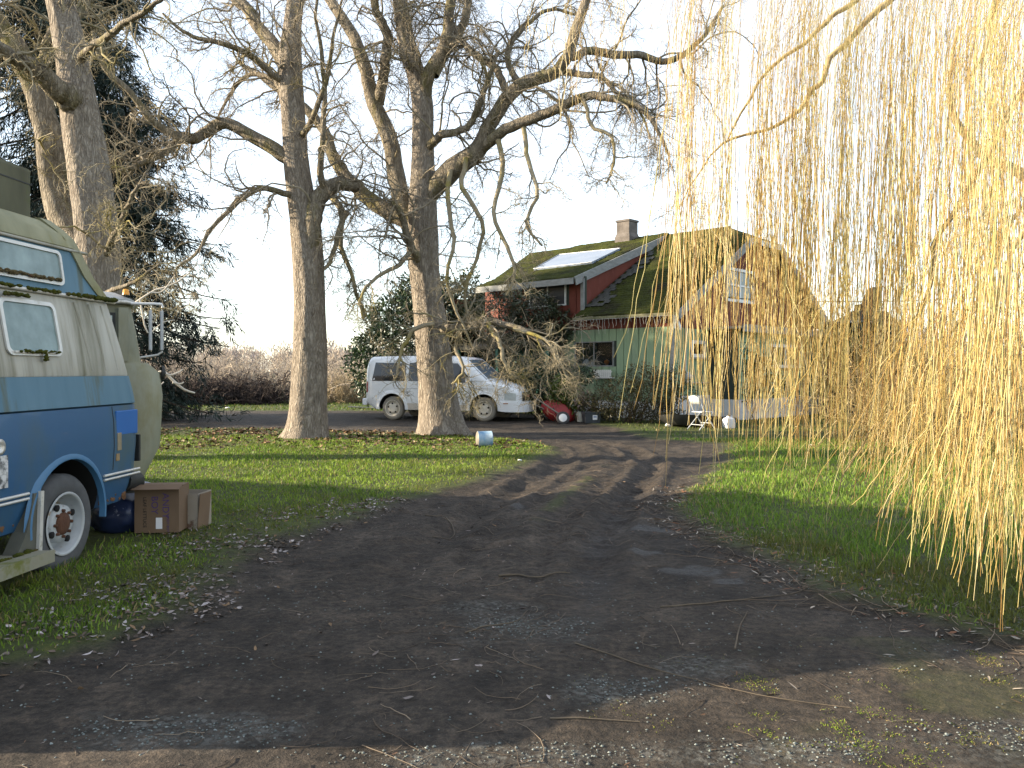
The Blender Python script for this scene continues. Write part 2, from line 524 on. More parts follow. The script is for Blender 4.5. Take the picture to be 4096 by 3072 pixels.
mm2 = n.new('ShaderNodeMix'); mm2.data_type = 'RGBA'; mm2.blend_type = 'MULTIPLY'; mm2.inputs[0].default_value = 0.8
l.new(mm.outputs[2], mm2.inputs[6]); l.new(clod.outputs[0], mm2.inputs[7])
turf = ramp(nz(9, 7).outputs[0], [(0.3, (0.035, 0.03, 0.014)), (0.5, (0.045, 0.062, 0.012)), (0.72, (0.085, 0.09, 0.02))])
vo = n.new('ShaderNodeTexVoronoi'); vo.inputs['Scale'].default_value = 42; l.new(tc.outputs['Object'], vo.inputs[0])
gsep = n.new('ShaderNodeSeparateColor'); l.new(vo.outputs['Color'], gsep.inputs[0])
stone = ramp(gsep.outputs[0], [(0.15, (0.042, 0.042, 0.039)), (0.6, (0.078, 0.080, 0.074)), (1.0, (0.17, 0.175, 0.165))])
patch = ramp(nz(4.5, 9, 0.72).outputs[0], [(0.36, (0.50, 0.48, 0.47)), (0.50, (1.0, 1.0, 1.0)), (0.64, (1.65, 1.58, 1.5))])
mm3 = n.new('ShaderNodeMix'); mm3.data_type = 'RGBA'; mm3.blend_type = 'MULTIPLY'; mm3.inputs[0].default_value = 0.9
l.new(mm2.outputs[2], mm3.inputs[6]); l.new(patch.outputs[0], mm3.inputs[7])
c = mixc(sep.outputs[0], mm3.outputs[2], turf.outputs[0])
gfac = ramp(nz(30, 3).outputs[0], [(0.40, (0, 0, 0)), (0.52, (1, 1, 1))])
c = mixc(mul(mul(sep.outputs[1], gfac.outputs[0]), 0.6), c, stone.outputs[0])
mud = n.new('ShaderNodeRGB'); mud.outputs[0].default_value = (0.013, 0.011, 0.011, 1)
c = mixc(mul(sep.outputs[2], 0.8), c, mud.outputs[0])
l.new(c, pb.inputs['Base Color'])
rr = n.new('ShaderNodeMapRange'); rr.inputs['From Min'].default_value = 0.25; rr.inputs['From Max'].default_value = 0.8; rr.inputs['To Min'].default_value = 0.88; rr.inputs['To Max'].default_value = 0.5
l.new(sep.outputs[2], rr.inputs[0]); l.new(rr.outputs[0], pb.inputs['Roughness'])
hm = n.new('ShaderNodeMath'); hm.operation = 'ADD'
l.new(n2.outputs[0], hm.inputs[0]); l.new(mul(n3.outputs[0], 0.35), hm.inputs[1])
bu = n.new('ShaderNodeBump'); bu.inputs['Distance'].default_value = 0.045; bu.inputs['Strength'].default_value = 0.9
l.new(mul(hm.outputs[0], 1.0), bu.inputs['Height']); l.new(bu.outputs[0], pb.inputs['Normal'])

VG = np.stack([fx, fy, fz], 1)
fsd = sdv[quads].mean(1)
def submesh(name, sel):
    q = quads[sel]
    u, inv = np.unique(q, return_inverse=True)
    me = np_mesh(name, VG[u], inv.reshape(q.shape), smooth=True, tint=mask[u])
    return tag(link(name, me, gm), kind='structure')
submesh('driveway', fsd > 0)
submesh('ground', fsd <= 0)
def gz(x, y):
    return float(height(np.array([x]), np.array([y]))[0])
def gpt(px, py):
    d = EYE * F / (py - HOR); x = (px - 2048) / F * d
    return Vector((x, d, gz(x, d)))

# ------------------------------------------------------------------ grass blades
def grass(name, n_try, box, hh, dens, label, cols, wid=0.0045, lean=0.5):
    x = rng.uniform(box[0], box[1], n_try); y = rng.uniform(box[2], box[3], n_try)
    # keep what the picture can see, with a margin for a step to the side
    keep = (np.abs(x) < 0.72 * y + 1.3)
    x, y = x[keep], y[keep]
    sd = drive_sd(x, y)
    p = dens(x, y, sd)
    k = rng.uniform(0, 1, len(x)) < p
    x, y, sd = x[k], y[k], sd[k]
    N = len(x)
    z = height(x, y, sd) - 0.006
    H = rng.uniform(hh[0], hh[1], N) * (0.7 + 0.5 * fbm(x, y, 1.3, 5, 3)) * (1 - 0.6 * smooth01(-0.5, 0.05, sd))
    H = np.maximum(H, 0.012)
    a = rng.uniform(0, 2 * np.pi, N); ln = rng.uniform(0.1, lean * 2, N)
    dx, dy = np.cos(a) * ln, np.sin(a) * ln
    b = rng.uniform(0, 2 * np.pi, N)
    sc_ = 1 + np.maximum(0, (y - 8)) * 0.10
    sx, sy = np.cos(b) * wid * sc_, np.sin(b) * wid * sc_
    P = np.stack([x, y, z], 1)
    S = np.stack([sx, sy, 0 * sx], 1)
    mid = P + np.stack([dx * H * .35, dy * H * .35, H * .6], 1)
    tip = P + np.stack([dx * H * 1.0, dy * H * 1.0, H * 0.95], 1)
    V = np.stack([P - S, P + S, mid + S * .7, mid - S * .7, tip], 1)
    b_ = np.arange(N)[:, None] * 5
    T = np.concatenate([b_ + np.array([[0, 1, 2]]), b_ + np.array([[0, 2, 3]]), b_ + np.array([[3, 2, 4]])])
    t = fbm(x, y, 0.9, 17, 3) * 0.35 + rng.normal(0, 0.22, N) + 0.45
    t = np.clip(t, 0, 1)[:, None]
    c = np.asarray(cols[0]) * (1 - t) + np.asarray(cols[1]) * t
    ol = (smooth01(-0.1, 0.45, fbm(x, y, 1.1, 131, 3)) * (1 - 0.45 * smooth01(6.5, 9.5, y)) * 0.75)[:, None]
    c = c * (1 - ol) + np.array([0.095, 0.085, 0.022]) * ol
    dry = (rng.uniform(0, 1, N) < 0.07 + 0.25 * smooth01(-0.45, 0, sd))[:, None]
    c = np.where(dry, np.array([0.26, 0.20, 0.09]), c)
    me = np_mesh(name, V.reshape(-1, 3), T, tint=np.repeat(c, 5, axis=0))
    o = link(name, me, GRASS_M)
    return tag(o, label, 'grass', kind='stuff')
GRASS_M = mat('grass_blade', (1, 1, 1), tint=True, rough=0.55, spec=0.25, trans=0.35)
G_DARK, G_LITE = (0.045, 0.095, 0.012), (0.25, 0.36, 0.04)
def dens_l(x, y, sd):
    under_van = (x < -3.45) & (y < 7.3)
    bare = smooth01(-0.15, 0.4, fbm(x, y, 0.9, 27, 3)) * 0.85 * (1 - smooth01(6.5, 8.5, y))
    return np.where(under_van, 0.12, 1) * smooth01(0.0, 0.55, -sd) * (1 - bare) * np.clip((6.5 / y) ** 1.2, 0.18, 1)
grass('grass', 230000, (-9.5, 1.2, 3.8, 18.5), (0.035, 0.085), dens_l, 'short green lawn grass left of the dirt drive', (G_DARK, G_LITE))
def dens_r(x, y, sd):
    return smooth01(0.0, 0.3, -sd) * np.clip((5.5 / y) ** 1.1, 0.2, 1)
grass('grass', 230000, (1.2, 12.5, 3.6, 17.5), (0.05, 0.13), dens_r, 'longer green grass under the weeping willow', ((0.038, 0.088, 0.012), (0.21, 0.33, 0.04)))
def dens_f(x, y, sd):
    return smooth01(0.0, 0.5, -sd) * 0.75
grass('grass', 42000, (-22, 14, 17.5, 44), (0.05, 0.12), dens_f, 'grass strips along the far side of the drive by the house', ((0.04, 0.08, 0.014), (0.12, 0.19, 0.03)), wid=0.006)
def dens_t(x, y, sd):
    return (sd > 0.05) * smooth01(0.22, 0.62, fbm(x, y, 3.1, 88, 3) + 0.35 * fbm(x, y, 11, 93, 2)) * smooth01(0.2, 1.4, x)
grass('grass', 90000, (-.3, 4.5, 2.5, 4.5), (0.018, 0.042), dens_t, 'sparse low tufts sprouting from the near dirt', ((0.10, 0.16, 0.015), (0.24, 0.30, 0.03)), wid=0.003, lean=0.9)
# ------------------------------------------------------------------ fallen leaves, twigs, gravel
def scatter(n_try, box, dens):
    x = rng.uniform(box[0], box[1], n_try); y = rng.uniform(box[2], box[3], n_try)
    keep = np.abs(x) < 0.72 * y + 1.0
    x, y = x[keep], y[keep]
    sd = drive_sd(x, y)
    k = rng.uniform(0, 1, len(x)) < dens(x, y, sd)
    x, y, sd = x[k], y[k], sd[k]
    return x, y, height(x, y, sd)
LEAF_M = mat('dead_leaf', (1, 1, 1), tint=True, rough=0.75, spec=0.3)
def leaf_litter(name, n_try, box, dens, L, W, cols, label, lift=0.012):
    x, y, z = scatter(n_try, box, dens)
    N = len(x)
    a = rng.uniform(0, 2 * np.pi, N)
    D = np.stack([np.cos(a), np.sin(a), rng.normal(0, 0.22, N)], 1)
    P = np.stack([x, y, z + rng.uniform(0.002, lift, N)], 1)
    D = nrm(D); S = np.stack([-np.sin(a), np.cos(a), rng.normal(0, 0.35, N)], 1); S = nrm(S); U = np.cross(D, S)
    Ls = (rng.uniform(L[0], L[1], N) * (1 + np.maximum(0, y - 8) * 0.04))[:, None]; Ws = (rng.uniform(W[0], W[1], N) * (1 + np.maximum(0, y - 8) * 0.05))[:, None]
    cu = rng.uniform(-0.2, 0.5, (N, 1))
    V = np.stack([P - D * Ls * .5, P - D * Ls * .12 + S * Ws * .5 + U * Ws * cu, P + D * Ls * .2 + S * Ws * .42 + U * Ws * cu, P + D * Ls * .5 + U * Ws * .3,
                  P + D * Ls * .2 - S * Ws * .42 + U * Ws * cu, P - D * Ls * .12 - S * Ws * .5 + U * Ws * cu, P + U * 0], 1)
    b_ = np.arange(N)[:, None] * 7
    T = np.concatenate([b_ + np.array([[0, 6, 1]]), b_ + np.array([[1, 6, 2]]), b_ + np.array([[2, 6, 3]]), b_ + np.array([[3, 6, 4]]), b_ + np.array([[4, 6, 5]]), b_ + np.array([[5, 6, 0]])])
    c = np.asarray(cols)[rng.integers(0, len(cols), N)] * rng.uniform(0.6, 1.3, (N, 1))
    me = np_mesh(name, V.reshape(-1, 3), T, tint=np.repeat(c, 7, axis=0))
    return tag(link(name, me, LEAF_M), label, 'leaves', kind='stuff')
leaf_litter('fallen_leaves', 30000, (-6, 0.2, 3.7, 10.5), lambda x, y, sd: np.where(sd < 0.22, 0.9, 0.012) * smooth01(-1.5, -0.1, sd) * np.where(fbm(x, y, 2.2, 52, 3) > -0.05, 0.9, 0.12) * (y < 9.5),
            (0.022, 0.062), (0.010, 0.026), [(0.14, 0.115, 0.105), (0.22, 0.19, 0.18), (0.09, 0.065, 0.05), (0.32, 0.29, 0.285), (0.14, 0.09, 0.05), (0.10, 0.08, 0.07)], 'grey curled dead leaves along the left edge of the drive')
leaf_litter('fallen_leaves', 13000, (1.2, 6.5, 3.4, 11), lambda x, y, sd: smooth01(-1.1, -0.1, sd) * np.where(sd < 0.35, 1, 0.04) * np.where(fbm(x, y, 1.8, 58, 3) > -0.1, 0.75, 0.15),
            (0.035, 0.085), (0.007, 0.016), [(0.20, 0.175, 0.15), (0.14, 0.12, 0.095), (0.30, 0.27, 0.235), (0.17, 0.08, 0.045), (0.11, 0.08, 0.055)], 'pale narrow willow leaves along the right edge of the drive')
leaf_litter('fallen_leaves', 8500, (-9, 1.2, 12.5, 20.5), lambda x, y, sd: (sd < -0.1) * smooth01(14, 17.5, y) * np.where(fbm(x, y, 0.8, 66, 3) > 0.0, 0.8, 0.25),
            (0.05, 0.10), (0.035, 0.06), [(0.15, 0.085, 0.04), (0.11, 0.065, 0.035), (0.20, 0.13, 0.07), (0.09, 0.05, 0.03), (0.22, 0.18, 0.11)], 'brown fallen leaves around the bases of the two trunks')
leaf_litter('fallen_leaves', 7000, (-2.6, 3.2, 2.5, 12), lambda x, y, sd: (sd > 0.1) * np.where(fbm(x, y, 1.7, 73, 3) > 0.2, 0.35, 0.07),
            (0.018, 0.05), (0.004, 0.010), [(0.12, 0.10, 0.085), (0.08, 0.065, 0.055), (0.20, 0.17, 0.15), (0.13, 0.075, 0.045)], 'scattered leaf scraps trodden into the dirt drive', lift=0.006)
def ground_twigs(name, n_try, box, dens, L, r, label):
    x, y, z = scatter(n_try, box, dens)
    N = len(x); npt = 7
    a = rng.uniform(0, 2 * np.pi, N); bend = rng.normal(0, 0.16, N)
    Ls = rng.uniform(L[0], L[1], N) / (npt - 1)
    P = np.empty((N, npt, 3)); P[:, 0, 0] = x; P[:, 0, 1] = y
    for j in range(1, npt):
        a = a + bend + rng.normal(0, 0.13, N)
        P[:, j, 0] = P[:, j - 1, 0] + np.cos(a) * Ls; P[:, j, 1] = P[:, j - 1, 1] + np.sin(a) * Ls
    rr_ = rng.uniform(r[0], r[1], N)
    P[:, :, 2] = height(P[:, :, 0], P[:, :, 1]) + rr_[:, None] * 0.8 + np.abs(rng.normal(0, 0.004, (N, npt)))
    V, Q = tubes(P, rr_[:, None] * np.linspace(1, .5, npt)[None, :], 4)
    c = np.array([(0.12, 0.09, 0.065), (0.06, 0.045, 0.035), (0.19, 0.15, 0.11)])[rng.integers(0, 3, N)] * rng.uniform(.6, 1.2, (N, 1))
    me = np_mesh(name, V, Q, tint=np.repeat(c, npt * 4, axis=0))
    return tag(link(name, me, LEAF_M), label, 'twigs', kind='stuff')
ground_twigs('fallen_twigs', 2600, (-2.4, 3.4, 2.6, 13), lambda x, y, sd: (sd > -0.2) * np.where(np.abs(x - track_x(y) + .7) < .5, 0.6, 0.13), (0.06, 0.38), (0.0012, 0.0028), 'thin fallen willow twigs strewn over the dirt drive')
ground_twigs('fallen_twigs', 2200, (1.2, 5.0, 3.6, 10), lambda x, y, sd: smooth01(-0.35, 0.0, sd) * (sd < 0.28) * 0.7, (0.12, 0.6), (0.0015, 0.0036), 'bank of dead twigs along the right edge of the drive')
# gravel chips
def gravel(name, n_try, label):
    x = rng.uniform(-2.6, 3.2, n_try); y = rng.uniform(2.6, 6.0, n_try)
    g = np.zeros_like(x)
    for cx, cy, rx, ry, s in ((0.05, 4.8, .42, .36, 1), (.55, 3.85, .42, .22, 3), (.15, 3.2, .5, .14, 4), (-.35, 3.15, .3, .1, 5), (2.3, 3.35, .7, .2, 6), (-1.4, 3.4, .6, .2, 7), (1.1, 3.25, .4, .15, 8)):
        d = np.hypot((x - cx) / rx, (y - cy) / ry) + 0.5 * fbm(x, y, 3.5, 70 + s, 3)
        g = np.maximum(g, 1 - smooth01(0.4, 1.1, d))
    k = rng.uniform(0, 1, n_try) < np.maximum(g * 0.5, 0.035 * (fbm(x, y, 2.5, 120, 3) > -.1))
    x, y = x[k], y[k]; N = len(x)
    z = height(x, y)
    bv = np.array([(1, 0, 0), (-1, 0, 0), (0, 1, 0), (0, -1, 0), (0, 0, 1), (0, 0, -1)], float)
    bf = np.array([(0, 2, 4), (2, 1, 4), (1, 3, 4), (3, 0, 4), (2, 0, 5), (1, 2, 5), (3, 1, 5), (0, 3, 5)])
    s = rng.uniform(0.003, 0.0085, (N, 1, 1)) * rng.uniform(0.6, 1.4, (N, 6, 3)) * np.array([1, 1, .6])
    a = rng.uniform(0, 6.28, N); ca, sa = np.cos(a), np.sin(a)
    v = bv[None] * s
    v = np.stack([v[..., 0] * ca[:, None] - v[..., 1] * sa[:, None], v[..., 0] * sa[:, None] + v[..., 1] * ca[:, None], v[..., 2]], -1)
    v = v + np.stack([x, y, z + 0.002], 1)[:, None, :]
    f = bf[None] + (np.arange(N) * 6)[:, None, None]
    c = np.array([(0.09, 0.105, 0.10), (0.13, 0.15, 0.145), (0.06, 0.065, 0.062), (0.17, 0.19, 0.185)])[rng.integers(0, 4, N)] * rng.uniform(.7, 1.2, (N, 1))
    me = np_mesh(name, v.reshape(-1, 3), f.reshape(-1, 3), tint=np.repeat(c, 6, axis=0))
    return tag(link(name, me, LEAF_M), label, 'gravel', kind='stuff')
gravel('gravel', 60000, 'patches of blue-grey gravel chips showing through the dirt')

# ------------------------------------------------------------------ unseen gabled building added at the left, shaped to cast shade over the drive
def shade_block():
    X, YC, HW = -21.0, 6.2, 4.5
    wood = mat('shade_block_board', (0.16, 0.13, 0.10), (0.24, 0.20, 0.16), scale=3, rough=0.85)
    tin = mat('shade_block_roofing', (0.20, 0.20, 0.19), (0.30, 0.22, 0.16), scale=2, rough=0.6)
    r = empty('shade_block', (X, YC, 0), 0, 'unseen gable-roofed block added to cast the wide shadow on the drive', 'shade_block')
    EV, RG = 4.6, 9.15
    MB().prism([(-HW, 0), (HW, 0), (HW, EV), (0, RG - .05), (-HW, EV)], 0, -9, 0).build('wall', wood, r)
    for s in (-1, 1):
        MB().prism([(0, RG), (s * (HW + .35), EV - .32), (s * (HW + .35), EV - .44), (0, RG - .12)], 0, -9.3, .25).build('roof', tin, r)
    d = MB().box((.04, 0, 1.5), (.08, 3.0, 3.0)).build('door', wood, r)
    MB().box((.10, 1.2, 1.4), (.05, .06, .25)).build('handle', tin, d)
shade_block()

# ------------------------------------------------------------------ bare trees
def bark(name, c1, c2, moss, mamt=0.58, sc_=5.0):
    m = mat(name, c1, c2, scale=sc_ * 2.0, rough=0.92, stretch=(1, 1, 0.42), c3=moss, s3=1.6, t3=mamt, w3=0.16, spec=0.15, contrast=.2)
    n_, l_ = m.node_tree.nodes, m.node_tree.links
    pb_ = n_['Principled BSDF']
    tc_ = n_.new('ShaderNodeTexCoord')
    mp1 = n_.new('ShaderNodeMapping'); mp1.inputs['Scale'].default_value = (1, 1, 0.24)
    l_.new(tc_.outputs['Object'], mp1.inputs[0])
    wn = n_.new('ShaderNodeTexNoise'); wn.inputs['Scale'].default_value = 7; wn.inputs['Detail'].default_value = 4
    l_.new(mp1.outputs[0], wn.inputs[0])
    va = n_.new('ShaderNodeVectorMath'); va.operation = 'MULTIPLY_ADD'; va.inputs[1].default_value = (.30, .30, .30)
    l_.new(wn.outputs['Color'], va.inputs[0]); l_.new(mp1.outputs[0], va.inputs[2])
    vor = n_.new('ShaderNodeTexVoronoi'); vor.feature = 'DISTANCE_TO_EDGE'; vor.inputs['Scale'].default_value = 17
    l_.new(va.outputs[0], vor.inputs[0])
    rp_ = n_.new('ShaderNodeValToRGB'); rp_.color_ramp.elements[0].position = 0.0; rp_.color_ramp.elements[1].position = 0.22
    rp_.color_ramp.elements[0].color = (.60, .58, .56, 1); rp_.color_ramp.elements[1].color = (1, 1, 1, 1)
    l_.new(vor.outputs['Distance'], rp_.inputs[0])
    src = pb_.inputs['Base Color'].links[0].from_socket
    mx_ = n_.new('ShaderNodeMix'); mx_.data_type = 'RGBA'; mx_.blend_type = 'MULTIPLY'; mx_.inputs[0].default_value = .9
    l_.new(src, mx_.inputs[6]); l_.new(rp_.outputs[0], mx_.inputs[7]); l_.new(mx_.outputs[2], pb_.inputs['Base Color'])
    nb_ = n_.new('ShaderNodeTexNoise'); nb_.inputs['Scale'].default_value = 38; nb_.inputs['Detail'].default_value = 5
    l_.new(mp1.outputs[0], nb_.inputs[0])
    ad = n_.new('ShaderNodeMath'); ad.operation = 'MULTIPLY_ADD'; ad.inputs[1].default_value = .35
    cl = n_.new('ShaderNodeMath'); cl.operation = 'MINIMUM'; cl.inputs[1].default_value = .3
    l_.new(vor.outputs['Distance'], cl.inputs[0])
    l_.new(nb_.outputs[0], ad.inputs[0]); l_.new(cl.outputs[0], ad.inputs[2])
    bu_ = n_.new('ShaderNodeBump'); bu_.inputs['Distance'].default_value = .06; bu_.inputs['Strength'].default_value = 1
    l_.new(ad.outputs[0], bu_.inputs['Height']); l_.new(bu_.outputs[0], pb_.inputs['Normal'])
    return m
BARK = bark('bark', (0.17, 0.145, 0.12), (0.33, 0.295, 0.25), (0.17, 0.155, 0.075), 0.62)
BARK_LIMB = bark('mossy_bark', (0.15, 0.13, 0.10), (0.30, 0.265, 0.21), (0.18, 0.16, 0.055), 0.50)
TWIG = mat('twig_bark', (0.15, 0.13, 0.085), (0.32, 0.28, 0.20), scale=1.3, rough=0.85, c3=(0.20, 0.17, 0.05), s3=0.9, t3=0.52, spec=0.2)
TWIG_DARK = mat('dark_twig_bark', (0.14, 0.12, 0.09), (0.28, 0.245, 0.185), scale=0.9, rough=0.85, c3=(0.20, 0.17, 0.065), s3=0.7, t3=0.55, spec=0.2)

def limb_poly(pts, d0, n):
    """pts rows (px, py, width px[, depth offset]) -> resampled world points and radii"""
    rows = []
    for p in pts:
        d = d0 + (p[3] if len(p) > 3 else 0.0)
        q = at(p[0], p[1], d)
        rows.append((q.x, q.y, q.z, p[2] / F * d / 2))
    c = catmull(rows, n)
    return c[:, :3], np.maximum(c[:, 3], 0.004)

def trunk_mesh(name, P, Rr, k, flare=0.0, ridge=0.05, wob=0.0):
    n = len(P)
    T = np.gradient(P, axis=0); T = nrm(T)
    A = nrm(np.cross(T, np.array([0.2, 1.0, 0.1]))); B = np.cross(T, A)
    th = 2 * np.pi * np.arange(k) / k
    s = np.concatenate([[0], np.cumsum(np.linalg.norm(np.diff(P, axis=0), axis=1))])
    RR = Rr[:, None] * (1 + ridge * fbm(np.broadcast_to(th[None, :] * 3.0, (n, k)), np.broadcast_to(s[:, None] * 1.2, (n, k)), 1.0, 5, 3)
                        + ridge * 0.6 * np.sin(th[None, :] * 9 + 2 * np.sin(s[:, None] * 1.3)))
    if flare:
        fl = np.exp(-s / 0.35)[:, None]
        RR = RR * (1 + flare * fl * (0.25 + 0.75 * np.abs(np.sin(th[None, :] * 2.5 + 0.7)) ** 1.5 + 0.3 * np.sin(th[None, :] * 7 + 1)))
    # the seam must close
    V = P[:, None, :] + RR[:, :, None] * (np.cos(th)[None, :, None] * A[:, None, :] + np.sin(th)[None, :, None] * B[:, None, :])
    i = np.arange(n - 1)[:, None] * k; a = np.arange(k)[None, :]; b = (a + 1) % k
    Q = np.stack([i + a, i + b, i + k + b, i + k + a], -1).reshape(-1, 4)
    cap = np.array([[(n - 1) * k + j for j in range(k)]])
    me = np_mesh(name, V.reshape(-1, 3), [Q, cap], smooth=True)
    return me

def bare_tree(name, label, d0, trunk, limbs, base, br, tw, tl, twig_m, group, seed_wig=0.2, limb_m=None, extra=None):
    """trunk and limbs as drawn, then three generations of side branches on every limb"""
    root = empty(name, base, 0, label, 'tree', group)
    off = np.array(base)
    P, Rr = limb_poly(trunk, d0, 56)
    P = P.copy(); P[0, 2] = base[2] - 0.15
    link('trunk', trunk_mesh('trunk', P - off, Rr, 28, flare=0.35, ridge=0.07), BARK, root)
    LP, LR = [], []
    for lb in limbs:
        p, r = limb_poly(lb, d0, 30)
        r = r * 0.90
        jit = np.cumsum(rng.normal(0, 0.012, (30, 3)), axis=0); jit -= jit[0]
        p = p + jit * (r[0] / 0.15 + .3)
        link('limb', trunk_mesh('limb', p - off, r, 12, ridge=0.09), limb_m or BARK_LIMB, root)
        LP.append(p); LR.append(r)
    tr = P[int(56 * .62):]; trr = Rr[int(56 * .62):]
    c = catmull(np.hstack([tr, trr[:, None]]), 30)
    LP.append(c[:, :3]); LR.append(c[:, 3])
    LP = np.array(LP); LR = np.array(LR)
    B1, R1 = sprout(LP, LR, br['n'], br['L'], 12, br.get('ang', (22, 75)), br.get('droop', 0.03), br.get('wig', 0.30), br.get('t', (0.12, 1)), 0.40, 0.005, 0.028, up=br.get('up', 0.1), lenfall=0.25)
    if extra is not None:
        E = np.array([limb_poly(e, d0, 12)[0] for e in extra]); ER = np.array([limb_poly(e, d0, 12)[1] for e in extra])
        E = E + np.cumsum(rng.normal(0, 0.03, E.shape), axis=1)
        B1 = np.concatenate([B1, E]); R1 = np.concatenate([R1, ER])
    B2, R2 = sprout(B1, R1, tw['n'], tw['L'], 8, (30, 75), tw.get('droop', 0.05), tw.get('wig', 0.36), (0.15, 1), 0.5, 0.0042, 0.012, up=0.0)
    B3, R3 = sprout(B2, R2, tl['n'], tl['L'], 4, (30, 75), tl.get('droop', 0.03), tl.get('wig', 0.40), (0.1, 1), 0.55, 0.0030, 0.006)
    V, Q = join([tubes(B1 - off, R1, 5), tubes(B2 - off, R2, 3)])
    link('branches', np_mesh('branches', V, Q, smooth=True), twig_m, root)['kind'] = 'stuff'
    V, Q = tubes(B3 - off, R3, 3)
    link('twigs', np_mesh('twigs', V, Q), twig_m, root)['kind'] = 'stuff'
    return root

ROW = 'bare broadleaf trees in a row on the lawn'
bB = gpt(1222, 1757)
bare_tree('bare_tree', 'tall bare tree with a straight pale trunk, left of the white minivan', bB.y,
    [(1222, 1768, 172), (1228, 1700, 150), (1237, 1500, 136), (1240, 1250, 124), (1230, 1000, 122), (1205, 800, 106), (1185, 650, 98), (1172, 450, 94), (1160, 250, 92), (1170, 100, 72), (1185, -60, 60), (1190, -330, 40)],
    [[(1170, 640, 66), (1110, 600, 62), (1030, 550, 56), (930, 492, 52), (870, 485, 50), (800, 535, 48), (730, 545, 40, -.5), (620, 480, 32, -.8), (520, 350, 27, -1), (420, 260, 22, -1.2), (385, 120, 14, -1.2)],
     [(770, 540, 36, -.2), (700, 575, 32, -.3), (650, 615, 30, -.5), (560, 670, 25, -.7), (450, 710, 18, -.9)],
     [(1150, 260, 66), (1080, 160, 58, .3), (1000, 80, 52, .6), (900, -30, 46, 1), (760, -200, 36, 1.4)],
     [(1160, 340, 34), (1080, 290, 30, -.3), (1000, 215, 27, -.6), (900, 172, 24, -.9), (760, 140, 18, -1.2), (640, 50, 10, -1.5)],
     [(1170, 420, 28), (1100, 330, 25, .4), (1040, 300, 22, .6), (970, 310, 19, .8), (900, 400, 14, 1), (850, 500, 8, 1)],
     [(1205, 790, 32), (1130, 772, 28, -.3), (1050, 750, 25, -.5), (960, 790, 22, -.7), (850, 900, 19, -.9), (785, 1010, 15, -1), (700, 1090, 11, -1.1), (735, 1200, 7, -1.1)],
     [(1225, 1110, 80), (1245, 960, 84, -.1), (1262, 850, 80, -.1), (1300, 775, 72, 0), (1360, 752, 62, .2), (1410, 775, 50, .4)],
     [(1190, 560, 30), (1240, 470, 26, -.6), (1300, 300, 20, -1), (1330, 120, 14, -1.4), (1370, -60, 8, -1.6)],
     [(1300, 770, 36, -.1), (1285, 690, 30, -.4), (1300, 560, 24, -.7), (1310, 400, 22, -.8), (1290, 200, 18, -1), (1270, 60, 14, -1.2), (1290, -60, 10, -1.3)]],
    bB, dict(n=14, L=(0.8, 2.6), droop=0.03, up=0.15), dict(n=9, L=(0.35, 1.0)), dict(n=7, L=(0.12, 0.38)), TWIG_DARK, ROW)

